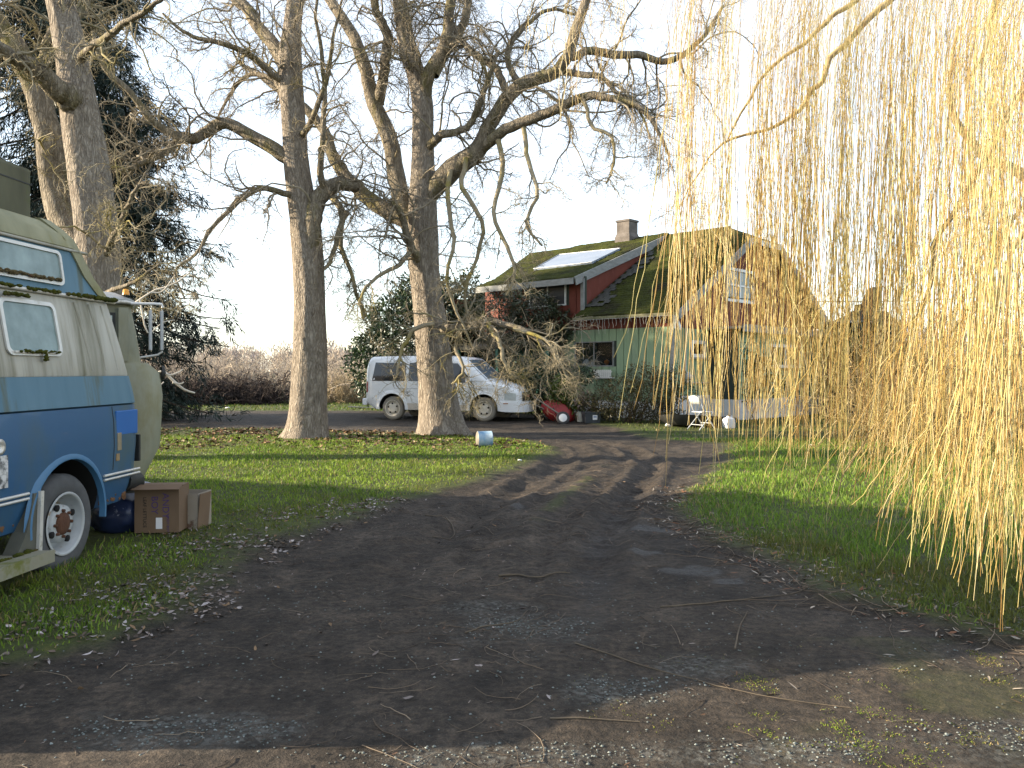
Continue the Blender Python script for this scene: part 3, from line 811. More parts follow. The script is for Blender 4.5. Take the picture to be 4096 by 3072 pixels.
bC = gpt(1768, 1742)
bare_tree('bare_tree', 'tall bare tree with many forking stems standing in front of the white minivan', bC.y,
    [(1772, 1752, 205), (1765, 1700, 172), (1752, 1600, 152), (1738, 1450, 138), (1724, 1300, 126), (1705, 1150, 120), (1692, 1000, 124), (1690, 880, 118), (1690, 700, 98), (1692, 540, 86), (1690, 420, 84), (1675, 330, 78), (1640, 220, 72), (1612, 90, 64), (1595, -60, 56), (1590, -330, 36)],
    [[(1700, 940, 92), (1650, 890, 84, .1), (1570, 850, 76, .2), (1480, 795, 68, .4), (1395, 720, 58, .6), (1335, 620, 50, .8), (1290, 500, 44, 1), (1200, 395, 38, 1.2), (1090, 330, 26, 1.5), (960, 240, 14, 1.8)],
     [(1690, 960, 80), (1640, 900, 84, .2), (1605, 760, 78, .4), (1565, 560, 72, .5), (1510, 400, 66, .6), (1480, 290, 60, .7), (1405, 120, 50, .9), (1310, -30, 44, 1.1), (1240, -200, 30, 1.3)],
     [(1515, 420, 50, .6), (1540, 300, 46, .4), (1545, 150, 42, .2), (1500, 40, 36, 0), (1470, -150, 26, -.2)],
     [(1690, 430, 66), (1720, 320, 62, -.2), (1765, 210, 56, -.3), (1790, 90, 48, -.5), (1800, -70, 40, -.7), (1805, -260, 28, -.8)],
     [(1735, 300, 50, -.2), (1800, 190, 44, .2), (1850, 110, 38, .4), (1885, -30, 30, .6), (1900, -200, 20, .8)],
     [(1695, 800, 88), (1780, 690, 96, -.2), (1890, 620, 86, -.4), (1950, 530, 66, -.6), (2030, 400, 62, -.8), (2120, 330, 60, -1), (2250, 285, 54, -1.2), (2310, 185, 48, -1.3), (2350, 60, 42, -1.4), (2390, -80, 34, -1.5)],
     [(1900, 615, 52, -.4), (1980, 560, 50, -.8), (2060, 512, 48, -1.2), (2200, 462, 44, -1.6), (2330, 400, 40, -2), (2410, 395, 34, -2.2), (2550, 435, 28, -2.4), (2640, 520, 18, -2.6), (2690, 640, 9, -2.6)],
     [(2290, 230, 36, -1.3), (2350, 190, 36, -1.1), (2450, 205, 36, -.9), (2560, 205, 32, -.7), (2680, 225, 27, -.5), (2800, 140, 20, -.3), (2890, 10, 14, 0)],
     [(2035, 390, 34, -.8), (1985, 275, 32, -.5), (1910, 220, 30, -.2), (1840, 130, 24, 0), (1800, 60, 18, .2)],
     [(2080, 340, 30, -.9), (2040, 230, 26, -.6), (2090, 130, 22, -.4), (2200, 40, 16, -.2), (2330, 60, 10, 0)],
     [(2250, 290, 30, -1.2), (2400, 300, 26, -1.6), (2480, 360, 20, -1.9), (2560, 420, 14, -2.2), (2620, 560, 8, -2.4)],
     [(1700, 610, 40), (1760, 545, 38, -.5), (1830, 530, 34, -.7), (1900, 470, 28, -.9), (1950, 330, 22, -1), (2000, 180, 14, -1.1)],
     [(1735, 1320, 40), (1800, 1318, 38, -.6), (1880, 1305, 36, -.9), (1960, 1290, 32, -1.2), (2060, 1310, 27, -1.5), (2160, 1370, 18, -1.7), (2240, 1450, 9, -1.8)],
     [(1695, 1090, 40), (1640, 1000, 36, -.6), (1610, 900, 30, -.9), (1560, 820, 20, -1.1)]],
    bC, dict(n=17, L=(0.8, 2.8), droop=0.07, up=0.0), dict(n=11, L=(0.35, 1.1), droop=0.09), dict(n=7, L=(0.12, 0.4)), TWIG_DARK, ROW)

# the tree's low skirt of mossy hanging branches in front of the house
def skirt():
    d0 = bC.y
    ex = [[(1860, 640, 22, -.6), (1850, 760, 20, -.9), (1920, 900, 18, -1.1), (1900, 1040, 15, -1.2), (1850, 1180, 12, -1.2), (1870, 1300, 8, -1.2)],
          [(1800, 680, 22, -.5), (1780, 800, 20, -1), (1820, 960, 17, -1.3), (1790, 1110, 14, -1.4), (1830, 1240, 12, -1.4), (1900, 1400, 7, -1.4)],
          [(1990, 560, 22, -1), (2010, 700, 20, -1.3), (1980, 850, 18, -1.5), (2040, 980, 16, -1.7), (2080, 1080, 13, -1.8), (2040, 1180, 9, -1.8)],
          [(2100, 500, 20, -1.3), (2110, 640, 18, -1.5), (2150, 780, 16, -1.7), (2120, 900, 13, -1.8), (2180, 1000, 8, -1.9)],
          [(2330, 410, 16, -2), (2370, 520, 15, -2.1), (2430, 560, 13, -2.2), (2440, 680, 11, -2.2), (2420, 760, 8, -2.2)],
          [(1960, 1290, 20, -1.2), (1990, 1370, 17, -1.5), (2020, 1450, 14, -1.7), (2060, 1530, 9, -1.8)],
          [(1850, 1305, 18, -1), (1830, 1400, 16, -1.4), (1860, 1480, 12, -1.6), (1800, 1540, 7, -1.6)],
          [(2060, 1310, 16, -1.5), (2150, 1330, 13, -1.9), (2230, 1420, 10, -2.1), (2270, 1500, 6, -2.2)],
          [(1640, 1010, 22, -.6), (1590, 1060, 18, -1), (1500, 1100, 14, -1.3), (1440, 1180, 11, -1.5), (1455, 1260, 7, -1.5)],
          [(1720, 1290, 20, -.4), (1640, 1320, 17, -.9), (1590, 1400, 14, -1.1), (1560, 1500, 8, -1.2)],
          [(1390, 850, 26, -.1), (1360, 960, 22, -.5), (1400, 1080, 18, -.7), (1440, 1220, 14, -.9), (1470, 1270, 8, -.9)],
          [(1330, 760, 30, -.2), (1370, 860, 26, -.7), (1340, 1000, 20, -.9), (1290, 1090, 12, -1)]]
    E = np.array([limb_poly(e, d0, 16)[0] for e in ex]); ER = np.array([limb_poly(e, d0, 16)[1] for e in ex])
    E = E + np.cumsum(rng.normal(0, 0.022, E.shape), axis=1)
    off = np.array(bC)
    root = [o for o in COL.objects if o.get('label', '').startswith('tall bare tree with many forking')][0]
    for e, r in zip(E, ER):
        link('limb', trunk_mesh('limb', e - off, r, 8, ridge=0.1), TWIG, root)
    B1, R1 = sprout(E, ER, 11, (0.5, 1.4), 10, (35, 80), 0.07, 0.24, (0.2, 1), 0.6, 0.006, 0.016)
    B2, R2 = sprout(B1, R1, 8, (0.25, 0.75), 7, (30, 75), 0.05, 0.3, (0.15, 1), 0.6, 0.0045, 0.009)
    B3, R3 = sprout(B2, R2, 6, (0.10, 0.30), 4, (30, 75), 0.0, 0.34, (0.1, 1), 0.6, 0.0032, 0.006)
    V, Q = join([tubes(B1 - off, R1, 5), tubes(B2 - off, R2, 3), tubes(B3 - off, R3, 3)])
    link('twigs', np_mesh('twigs', V, Q, smooth=True), TWIG, root)['kind'] = 'stuff'
skirt()

dA = 13.5
bA = Vector(((400 - 2048) / F * dA, dA, gz((400 - 2048) / F * dA, dA)))
bare_tree('bare_tree', 'bare tree with two leaning grey stems rising behind the blue camper van', dA,
    [(400, 1850, 215), (402, 1600, 188), (400, 1300, 176), (396, 1100, 168), (382, 900, 158), (352, 650, 152), (322, 450, 142), (292, 250, 122), (262, 100, 110), (225, -60, 98), (170, -330, 70)],
    [[(370, 1100, 130), (310, 1000, 126, .3), (250, 890, 126, .5), (195, 760, 126, .6), (160, 560, 112, .6), (115, 370, 102, .6), (50, 200, 86, .5), (-30, 60, 70, .4), (-120, -120, 50, .3)],
     [(330, 430, 120), (260, 370, 104, -.3), (170, 310, 84, -.6), (60, 250, 62, -.9), (-60, 160, 44, -1.2)],
     [(270, 110, 60), (330, 40, 50, .4), (420, -60, 40, .8), (520, -200, 26, 1.2)],
     [(300, 260, 40), (380, 180, 34, -.6), (480, 110, 28, -1), (600, 40, 20, -1.3), (720, -60, 12, -1.6)],
     [(395, 1040, 34), (450, 960, 28, -.6), (500, 850, 22, -.9), (560, 760, 14, -1.1)],
     [(400, 1180, 26), (470, 1160, 20, -.7), (560, 1120, 15, -1), (640, 1060, 8, -1.2)],
     [(110, 350, 44, .6), (180, 240, 36, .9), (230, 120, 28, 1.2), (330, 30, 18, 1.5)]],
    bA, dict(n=11, L=(0.7, 2.0), droop=0.05), dict(n=8, L=(0.3, 0.8)), dict(n=6, L=(0.1, 0.3)), TWIG, ROW)

# ------------------------------------------------------------------ conifer behind the left tree
def conifer(px, d, htop, hbase, spread, label, ntier, lean=0.0, dens=1.0):
    x = (px - 2048) / F * d
    base = Vector((x, d, gz(x, d)))
    root = empty('conifer_tree', base, 0, label, 'tree')
    zs = np.linspace(-0.1, htop, 26)
    P = np.stack([0.15 * np.sin(zs * .3), 0 * zs, zs], 1)
    link('trunk', trunk_mesh('trunk', P, np.linspace(0.42, 0.05, 26), 14, flare=0.4), BARK_DARK, root)
    nb = int(ntier)
    z = np.sort(rng.uniform(hbase, htop * 0.98, nb))
    L = spread * np.clip(1.12 - (z - hbase) / (htop - hbase), 0.12, 1) ** 0.8 * rng.uniform(0.55, 1.15, nb)
    a = rng.uniform(0, 2 * np.pi, nb)
    npt = 12
    B = np.empty((nb, npt, 3))
    s = np.linspace(0, 1, npt)
    B[:, :, 0] = np.cos(a)[:, None] * L[:, None] * s; B[:, :, 1] = np.sin(a)[:, None] * L[:, None] * s
    B[:, :, 2] = z[:, None] - L[:, None] * (0.62 * s ** 1.3 - 0.25 * s ** 3)
    B += np.cumsum(rng.normal(0, 0.03, B.shape), axis=1)
    V, Q = tubes(B, 0.035 * L[:, None] / 3 * np.linspace(1, .2, npt)[None, :] + .006, 4)
    link('branches', np_mesh('branches', V, Q), BARK_DARK, root)['kind'] = 'stuff'
    # hanging sprays
    S1, SR = sprout(B, np.full((nb, npt), .01), int(10 * dens), (0.45, 1.2), 7, (30, 80), 0.22, 0.12, (0.12, 1), 0.6, 0.004, 0.01, lenfall=0.2)
    Pn = np.repeat(S1.reshape(-1, 3), 6, axis=0)
    D = np.repeat(nrm(np.gradient(S1, axis=1)).reshape(-1, 3), 6, axis=0) * 0.7 + rng.normal(0, 0.55, Pn.shape) + np.array([0, 0, -0.35])
    N = len(Pn)
    V, Q = leaves(Pn + rng.normal(0, .05, Pn.shape), D, rng.uniform(.16, .40, N), rng.uniform(.018, .042, N), 0.1)
    t = np.repeat(rng.uniform(0.55, 1.3, (N, 1)) * np.array([[0.016, 0.030, 0.023]]), 4, axis=0)
    o = link('crown', np_mesh('crown', V, Q, tint=t), NEEDLE, root)
    o['kind'] = 'stuff'
    return root
BARK_DARK = bark('dark_bark', (0.04, 0.032, 0.026), (0.085, 0.07, 0.058), (0.06, 0.065, 0.03), 0.62)
NEEDLE = mat('conifer_needles', (1, 1, 1), tint=True, rough=0.6, spec=0.3)
conifer(290, 24, 19, 1.2, 4.3, 'dark drooping conifer behind the blue camper van', 440, dens=1.2)

# ------------------------------------------------------------------ house
HC = Vector((4.593, 23.0, 0.0))
HROT = math.atan2(0.7266, 0.687)
HM = Matrix.Translation(HC) @ Matrix.Rotation(HROT, 4, 'Z')
HMI = HM.inverted()
def on_plane(px, py, p0, nrml):
    """house-local point where the sight line through a pixel meets a local plane"""
    o = HMI @ Vector((0, 0, EYE)); e = HMI @ at(px, py, 20.0); d = e - o
    t = (Vector(p0) - o).dot(Vector(nrml)) / d.dot(Vector(nrml))
    return o + d * t
GREEN = mat('green_siding', (0.185, 0.27, 0.165), (0.25, 0.335, 0.21), scale=1.6, rough=0.75, c3=(0.19, 0.25, 0.17), s3=1.2, t3=0.56, stretch=(1, 1, .4), bump=.004)
TEAL = mat('teal_siding', (0.035, 0.13, 0.10), (0.05, 0.17, 0.13), scale=2, rough=0.75)
RED = mat('red_siding', (0.105, 0.022, 0.012), (0.145, 0.034, 0.019), scale=1.6, rough=0.75, c3=(0.15, 0.04, 0.03), s3=1.4, t3=0.57, stretch=(1, 1, .4), bump=.004)
WHITE = mat('white_trim', (0.62, 0.63, 0.62), (0.74, 0.74, 0.72), scale=3, rough=0.65, c3=(0.42, 0.42, 0.38), s3=2, t3=0.6)
GREYW = mat('grey_weathered_wood', (0.15, 0.155, 0.15), (0.27, 0.28, 0.275), scale=4, rough=0.85, stretch=(1, 1, 3))
SHING = mat('asphalt_shingle', (0.022, 0.024, 0.022), (0.055, 0.055, 0.047), scale=5, rough=0.9, tint=False)
MOSS = mat('moss', (0.012, 0.015, 0.005), (0.052, 0.060, 0.011), scale=1.1, rough=0.95, bump=0.05, bscale=16, spec=0.1, c3=(0.020, 0.019, 0.010), s3=0.8, t3=0.50)
CONC = mat('whitewashed_concrete', (0.50, 0.50, 0.50), (0.62, 0.62, 0.61), scale=2.5, rough=0.9, c3=(0.30, 0.30, 0.27), s3=1.1, t3=0.58)
STUCCO = mat('chimney_render', (0.055, 0.048, 0.043), (0.14, 0.125, 0.115), scale=3, rough=0.9, bump=0.01)
PANE = glass('dark_window_glass', (0.015, 0.018, 0.02), 0.08, clear=0.75)
PANE_SKY = glass('window_glass', (0.04, 0.05, 0.055), 0.04)
INTER = mat('dim_interior', (0.05, 0.045, 0.04), (0.08, 0.07, 0.06), scale=1.2, rough=0.9)
METAL = mat('grey_conduit', (0.30, 0.32, 0.34), (0.40, 0.42, 0.43), scale=4, rough=0.45, metal=0.5)
WIRE = mat('black_wire', (0.012, 0.012, 0.013), rough=0.6)

house = empty('farmhouse', HC, HROT, 'two-tone green and red board house with mossy clipped-gable roof', 'house')
SL, EZ, RX = 0.594, 3.467, 5.0
RZ = EZ + SL * RX
LEN = 9.7
def roofz(x): return EZ + SL * min(x, 10 - x)

def vboards(parent, plane, s0, s1, w, z0, ztop, holes, m, th=0.026, gap=0.022, jit=0.006):
    """vertical boards on a wall; plane 'F' is the eave wall at local x=0, 'G' the gable wall at local y=0"""
    s = s0
    while s < s1 - 0.03:
        e = min(s + w, s1)
        zt0, zt1 = ztop(s), ztop(e)
        segs = [(z0, None)]
        for (h0, h1, a, b) in holes:
            if e > h0 + .01 and s < h1 - .01:
                segs = [(z0, a), (b, None)]
        for a, b in segs:
            t0, t1 = (zt0, zt1) if b is None else (b, b)
            if min(t0, t1) - a < 0.05: continue
            q = random.uniform(0, jit)
            prof = [(s + gap / 2, a), (e - gap / 2, a), (e - gap / 2, t1), (s + gap / 2, t0)]
            if plane == 'F': mb = MB().prism(prof, 0, -th - q, 0.0)
            else: mb = MB().prism(prof, 1, -th - q, 0.0)
            mb.build('board', m, parent)
        s = e

def hboards(parent, x0, x1, y, z0, z1, h, holes, m, th=0.03):
    z = z0
    while z < z1 - .03:
        e = min(z + h, z1)
        spans = [(x0, x1)]
        for (h0, h1, a, b) in holes:
            if e > a + .01 and z < b - .01:
                spans = [(x0, h0), (h1, x1)]
        for a, b in spans:
            MB().prism([(y - th, z), (y, z), (y, e - .004), (y - th * .35, e - .004)], 0, a, b).build('board', m, parent)
        z = e

# --- wall cores
core = MB()
core.box((.10, LEN / 2 - 1.45, 1.78), (.16, LEN - 2.9 - 3.0, 2.0))
wall_core = mat('wall_sheathing', (0.035, 0.045, 0.035), rough=0.9)
W_F = (2.05, 3.57, 1.66, 2.44)       # window on the eave wall: s0, s1, z0, z1
W_D = (3.93, 5.50, 3.62, 4.36)       # dormer window
W_S = (0.98, 1.80, 1.93, 2.43)       # small gable window
W_A = (3.05, 4.92, 3.72, 4.80)       # attic window
W_B = (3.95, 6.30, 1.62, 2.38)       # window on the bump-out
def wall_with_hole(name, plane, a0, a1, z0, z1, hole, m, off, th=.12):
    mb = MB()
    def bx(u0, u1, v0, v1):
        if u1 - u0 < .01 or v1 - v0 < .01: return
        if plane == 'F': mb.box((off + th / 2, (u0 + u1) / 2, (v0 + v1) / 2), (th, u1 - u0, v1 - v0))
        else: mb.box(((u0 + u1) / 2, off + th / 2, (v0 + v1) / 2), (u1 - u0, th, v1 - v0))
    if hole is None: bx(a0, a1, z0, z1)
    else:
        h0, h1, b0, b1 = hole
        bx(a0, h0, z0, z1); bx(h1, a1, z0, z1); bx(h0, h1, z0, b0); bx(h0, h1, b1, z1)
    return mb.build(name, m, house)
wf = wall_with_hole('wall', 'F', 0.02, 3.9, 0.2, 2.8, W_F, wall_core, 0.003)
wu = wall_with_hole('wall', 'F', 0.02, 3.2, 2.8, 3.4, None, wall_core, 0.003)
wd = wall_with_hole('wall', 'F', 3.2, 7.6, 2.8, 4.5, W_D, wall_core, 0.003)
MB().box((1.5, 6.8, 1.4), (.12, 5.8, 2.8)).build('wall', TEAL, house)          # recessed porch wall
MB().box((.75, 3.95, 1.5), (1.5, .1, 2.6)).build('wall', GREEN, house)
wg = wall_with_hole('wall', 'G', 0.13, 9.9, 0.2, 2.8, W_S, wall_core, 0.003)
mbg = MB()
h0, h1, z0_, z1_ = W_A
mbg.prism([(0.02, 2.8), (h0, 2.8), (h0, roofz(h0) - .1), (0.02, roofz(0.02) - .12)], 1, .003, .12)
mbg.prism([(h1, 2.8), (9.98, 2.8), (9.98, roofz(9.98) - .12), (6.1, 5.8), (h1, 5.8)], 1, .003, .12)
mbg.box(((h0 + h1) / 2, .0615, (2.8 + z0_) / 2), (h1 - h0, .117, z0_ - 2.8))
mbg.prism([(h0, z1_), (h1, z1_), (h1, 5.78), (3.95, 5.7), (h0, roofz(h0) - .1)], 1, .003, .12)
wa = mbg.build('wall', wall_core, house)
MB().box((4.9, 9.6, 2.4), (9.6, .12, 3.6)).build('wall', RED, house)           # far gable end
MB().box((9.9, 4.9, 1.8), (.12, 9.4, 3.2)).build('wall', GREEN, house)
# --- boards
vboards(wf, 'F', 0.06, 3.9, 0.27, 0.62, lambda s: 2.8, [W_F], GREEN)
vboards(wu, 'F', 0.06, 3.2, 0.27, 2.803, lambda s: 3.36, [], RED)
vboards(wd, 'F', 3.2, 7.6, 0.30, 2.803, lambda s: 4.46, [W_D], RED)
vboards(wg, 'G', 0.06, 1.98, 0.21, 0.80, lambda s: 2.77, [W_S], GREEN)
vboards(wa, 'G', 0.06, 9.9, 0.21, 2.79, lambda s: min(roofz(s) - .10, 5.78), [W_A], RED)
# bump-out with lap siding on the gable side
bo = MB().box((5.95, -.5, 1.6), (7.9, 1.0, 2.2)).build('extension_wall', wall_core, house)
hboards(bo, 1.98, 9.9, -1.003, 0.68, 2.72, 0.17, [W_B], GREEN)
MB().box((5.95, -.5, .30), (7.94, 1.04, .75)).build('foundation', CONC, house)
MB().box((5.9, -.62, 2.80), (8.6, 1.45, .07)).build('extension_roof', GREYW, house)
MB().box((5.9, -1.36, 2.78), (8.6, .035, .22), ).build('fascia', GREYW, house)
# --- foundations, corner boards
MB().box((.98, -.03, .40), (1.96, .09, .80)).build('foundation', CONC, house)
MB().box((-.03, 1.95, .31), (.09, 3.9, .62)).build('foundation', CONC, house)
MB().box((-.015, .0, 1.75), (.07, .10, 2.9)).build('corner_board', GREYW, house)
MB().box((.02, -.035, 3.0), (.10, .05, .52)).build('corner_board', WHITE, house)

# --- windows
def window(parent, plane, w, fr=.05, dep=.05, mull=1, bar=False, m=WHITE, pane=PANE, sill=False, off=0.0):
    s0, s1, z0, z1 = w
    def P(s, z, o, ds, dz, do):
        return ((-o, s, z), (do, ds, dz)) if plane == 'F' else ((s, -o, z), (ds, do, dz))
    root = MB()
    for (s, z, ds, dz) in (((s0 + s1) / 2, z1 - fr / 2, s1 - s0, fr), ((s0 + s1) / 2, z0 + fr / 2, s1 - s0, fr), (s0 + fr / 2, (z0 + z1) / 2, fr, z1 - z0 - 2 * fr), (s1 - fr / 2, (z0 + z1) / 2, fr, z1 - z0 - 2 * fr)):
        root.box(*P(s, z, .015 + off, ds, dz, dep + .03))
    o = root.build('window', m, parent)
    n_ = mull + 1
    for i in range(n_):
        a = s0 + fr + (s1 - s0 - 2 * fr) * i / n_; b = s0 + fr + (s1 - s0 - 2 * fr) * (i + 1) / n_
        MB().box(*P((a + b) / 2, (z0 + z1) / 2, -.005 + off, b - a - .01, z1 - z0 - 2 * fr, .008)).build('pane', pane, o)
        if i: MB().box(*P(a, (z0 + z1) / 2, .012 + off, fr * .8, z1 - z0 - 2 * fr - .004, dep)).build('mullion', m, o)
        if bar: MB().box(*P((a + b) / 2, (z0 + z1) / 2, .014 + off, b - a - .05, fr * .7, dep * .8)).build('sash_bar', m, o)
    if sill: MB().box(*P((s0 + s1) / 2, z0 - .03, .05 + off, s1 - s0 + .12, .05, .12)).build('sill', GREYW, o)
    return o
window(house, 'F', W_F, .035, .03, 1, m=METAL if False else GREYW, sill=False)
window(house, 'F', W_D, .045, .03, 1, m=WHITE, pane=glass('insect_screen_glass', (0.03, 0.032, 0.035), 0.5))
window(house, 'G', W_S, .10, .05, 0, sill=True)
window(house, 'G', W_A, .09, .05, 1, bar=True, pane=PANE_SKY)
window(house, 'G', W_B, .10, .05, 1, pane=glass('curtained_glass', (0.16, 0.155, 0.15), 0.25), off=1.0)
# dim room behind the eave window and the small window
MB().box((1.9, 3.4, 1.9), (.05, 5.0, 1.8)).build('interior_wall', INTER, house)
MB().box((1.0, 2.8, 1.42), (1.8, 2.2, .06)).build('counter', INTER, house)
MB().box((2.4, .9, 2.1), (4.0, .05, 1.3)).build('interior_wall', INTER, house)

# --- roof: sheets with moss relief, shingle courses, barge boards
def roof_sheet(name, corner, du, dv, nu, nv, m, th=.10, amp=.03, seed=1, course=.16):
    """rectangular roof slab: corner, vectors along eave (du) and up the slope (dv), with lumpy moss on top"""
    c = Vector(corner); du, dv = Vector(du), Vector(dv)
    nn = du.cross(dv).normalized()
    if nn.z < 0: nn = -nn
    U, Vv = np.meshgrid(np.linspace(0, 1, nu), np.linspace(0, 1, nv))
    Lu, Lv = du.length, dv.length
    X, Y = U * Lu, Vv * Lv
    hgt = amp * (fbm(X, Y, 3.0, seed, 4) * .9 + .5 * fbm(X, Y, 11, seed + 7, 3)) + .028 * (1 - np.mod(Y, course) / course)
    e = smooth01(0, .06, np.minimum(np.minimum(X, Lu - X), np.minimum(Y, Lv - Y)) + .02)
    base = np.array(c)[None, None] + U[..., None] * np.array(du) + Vv[..., None] * np.array(dv)
    top = base + (np.array(nn) * 1.0)[None, None] * (hgt * e)[..., None]
    bot = base - np.array(nn)[None, None] * th
    V = np.concatenate([top.reshape(-1, 3), bot.reshape(-1, 3)])
    i, j = np.meshgrid(np.arange(nu - 1), np.arange(nv - 1)); b = (j * nu + i).ravel(); M = nu * nv
    Q = [np.stack([b, b + 1, b + nu + 1, b + nu], 1), np.stack([b + M, b + nu + M, b + nu + 1 + M, b + 1 + M], 1)]
    def side(idx): return np.stack([idx[:-1], idx[:-1] + M, idx[1:] + M, idx[1:]], 1)
    Q += [side(np.arange(nu)), side(np.arange(nu)[::-1] + (nv - 1) * nu), side(np.arange(nv)[::-1] * nu), side(np.arange(nv) * nu + nu - 1)]
    return link(name, np_mesh(name, V, Q, smooth=False), m, house)
def zr(x): return EZ + SL * x
OVX, OVY, RIDGE_END = -.45, -.42, 1.02
HIPX = 3.9                      # barge boards end here, the clipped hip starts
# front slope, in front of the dormer, up to the hip height
front = roof_sheet('roof', (OVX, OVY, zr(OVX)), (0, 3.27 - OVY, 0), (HIPX - OVX, 0, SL * (HIPX - OVX)), 96, 150, MOSS, seed=3)
roof_sheet('roof', (HIPX, RIDGE_END - .15, zr(HIPX)), (0, 3.6 - RIDGE_END + .15, 0), (RX - HIPX, 0, SL * (RX - HIPX)), 60, 40, MOSS, seed=5)
# hip and the slivers beside it
def slab(name, pts, m, th=.09):
    pts = [Vector(p) for p in pts]
    nn = (pts[1] - pts[0]).cross(pts[2] - pts[0]).normalized()
    if nn.z < 0: nn = -nn; pts = pts[::-1]
    n_ = len(pts)
    return MB().add(pts + [p - nn * th for p in pts], [list(range(n_)), list(range(2 * n_ - 1, n_ - 1, -1))] + [(i, i + n_, (i + 1) % n_ + n_, (i + 1) % n_) for i in range(n_)]).build(name, m, house)
hz_ = zr(HIPX)
slab('roof', [(HIPX, OVY, hz_), (10 - HIPX, OVY, hz_), (RX, RIDGE_END, RZ)], MOSS)
slab('roof', [(HIPX, OVY, hz_ + .01), (RX, RIDGE_END, RZ + .01), (HIPX, RIDGE_END - .15, hz_ + .01)], MOSS)
slab('roof', [(10 - HIPX, OVY, hz_), (10 - HIPX, LEN, hz_), (RX, LEN, RZ), (RX, RIDGE_END, RZ)], SHING)
slab('roof', [(10 - HIPX, OVY, hz_), (10.45, OVY, zr(OVX)), (10.45, LEN, zr(OVX)), (10 - HIPX, LEN, hz_)], SHING)
# dormer: shallower slope from the ridge to a high eave
DS0, DS1, DEX, DEZ = 3.27, 7.6, -.45, 4.45
dsl = (RZ + .04 - DEZ) / (RX - DEX)
dorm = roof_sheet('roof', (DEX, DS0, DEZ), (0, DS1 - DS0, 0), (RX - DEX, 0, dsl * (RX - DEX)), 110, 130, MOSS, seed=9, th=.14)
roof_sheet('roof', (OVX, DS1, zr(OVX)), (0, LEN + .3 - DS1, 0), (RX - OVX, 0, SL * (RX - OVX)), 60, 110, MOSS, seed=13)
# barge boards and fascias
EAVEM = mat('mossy_eave_board', (0.10, 0.10, 0.06), (0.20, 0.19, 0.12), scale=5, rough=.85, c3=(0.07, 0.075, 0.02), s3=3, t3=.5)
def strip(name, a, b, hgt, th, m, down=True):
    a, b = Vector(a), Vector(b)
    d = (b - a); L = d.length
    x = d.normalized(); up = Vector((0, 0, 1)); y = up.cross(x).normalized(); z = x.cross(y)
    M = Matrix((x, y, z)).transposed()
    return MB().box((a + b) / 2 - z * hgt / 2, (L, th, hgt), M).build(name, m, house)
strip('barge_board', (OVX, OVY - .02, zr(OVX) - .02), (HIPX, OVY - .02, zr(HIPX) - .02), .24, .045, GREYW)
strip('barge_board', (10.45, OVY - .02, zr(OVX) - .02), (10 - HIPX, OVY - .02, zr(HIPX) - .02), .24, .045, GREYW)
strip('fascia', (HIPX, OVY - .02, hz_ - .03), (10 - HIPX, OVY - .02, hz_ - .03), .17, .045, WHITE)
strip('fascia', (OVX - .02, 3.27, zr(OVX) - .03), (OVX - .02, OVY, zr(OVX) - .03), .075, .04, EAVEM)
strip('barge_board', (DEX, DS0 - .03, DEZ - .01), (RX - .3, DS0 - .03, DEZ - .01 + dsl * (RX - .3 - DEX)), .26, .05, GREYW)
strip('fascia', (DEX - .02, DS1, DEZ - .03), (DEX - .02, DS0, DEZ - .03), .20, .04, GREYW)
# dormer cheek: boards on its side, and the white corner trim
MB().prism([(0.0, zr(0)), (RX - .9, zr(RX - .9) + .0), (RX - .9, DEZ + dsl * (RX - .9 - DEX) - .15), (0.0, DEZ - .1)], 1, 3.30, 3.36).build('dormer_cheek', RED, house)
MB().box((-.03, 3.25, 3.86), (.05, .13, 1.15)).build('corner_board', GREYW, house)
# soffit bracket at the corner
strip('brace', (-.02, -.3, 2.75), (-.4, -.35, 3.1), .09, .05, WHITE)
# individual shingles where the moss has not taken over, next to the dormer cheek
bare = MB()
for r_ in range(24):
    for c_ in range(5):
        x = .10 + r_ * .155; y = 3.20 - c_ * .23 - (r_ % 2) * .11
        if c_ > 2.6 - r_ * .05 - random.random() * 2.2: continue
        bm_rot = Matrix.Rotation(-math.atan(SL) - .05, 3, 'Y')
        bare_c = Vector((x, y - .11, zr(x) + .052 + random.uniform(0, .01)))
        MB().box(bare_c, (.175, .215, .012), bm_rot).build('shingle', SHING, house)
# panel lying on the dormer slope
pn = Vector((-dsl, 0, 1)).normalized()
p0 = Vector((DEX, DS0, DEZ)) + pn * .06
quad_px = [(2134, 1076), (2368, 1049), (2480, 994), (2237, 1019)]
cs = [on_plane(a, b, p0, pn) for a, b in quad_px]
sol = mat('pale_roof_panel', (0.15, 0.19, 0.26), (0.20, 0.24, 0.31), scale=1.2, rough=0.6, spec=0.25)
pl = MB().add(cs + [c - pn * .05 for c in cs], [(0, 1, 2, 3), (7, 6, 5, 4), (0, 4, 5, 1), (1, 5, 6, 2), (2, 6, 7, 3), (3, 7, 4, 0)]).build('roof_panel', sol, house)
for i in range(4):
    a, b = cs[i] + pn * .012, cs[(i + 1) % 4] + pn * .012
    MB().tube([a, b], .014, 6).build('frame_rail', METAL, pl)
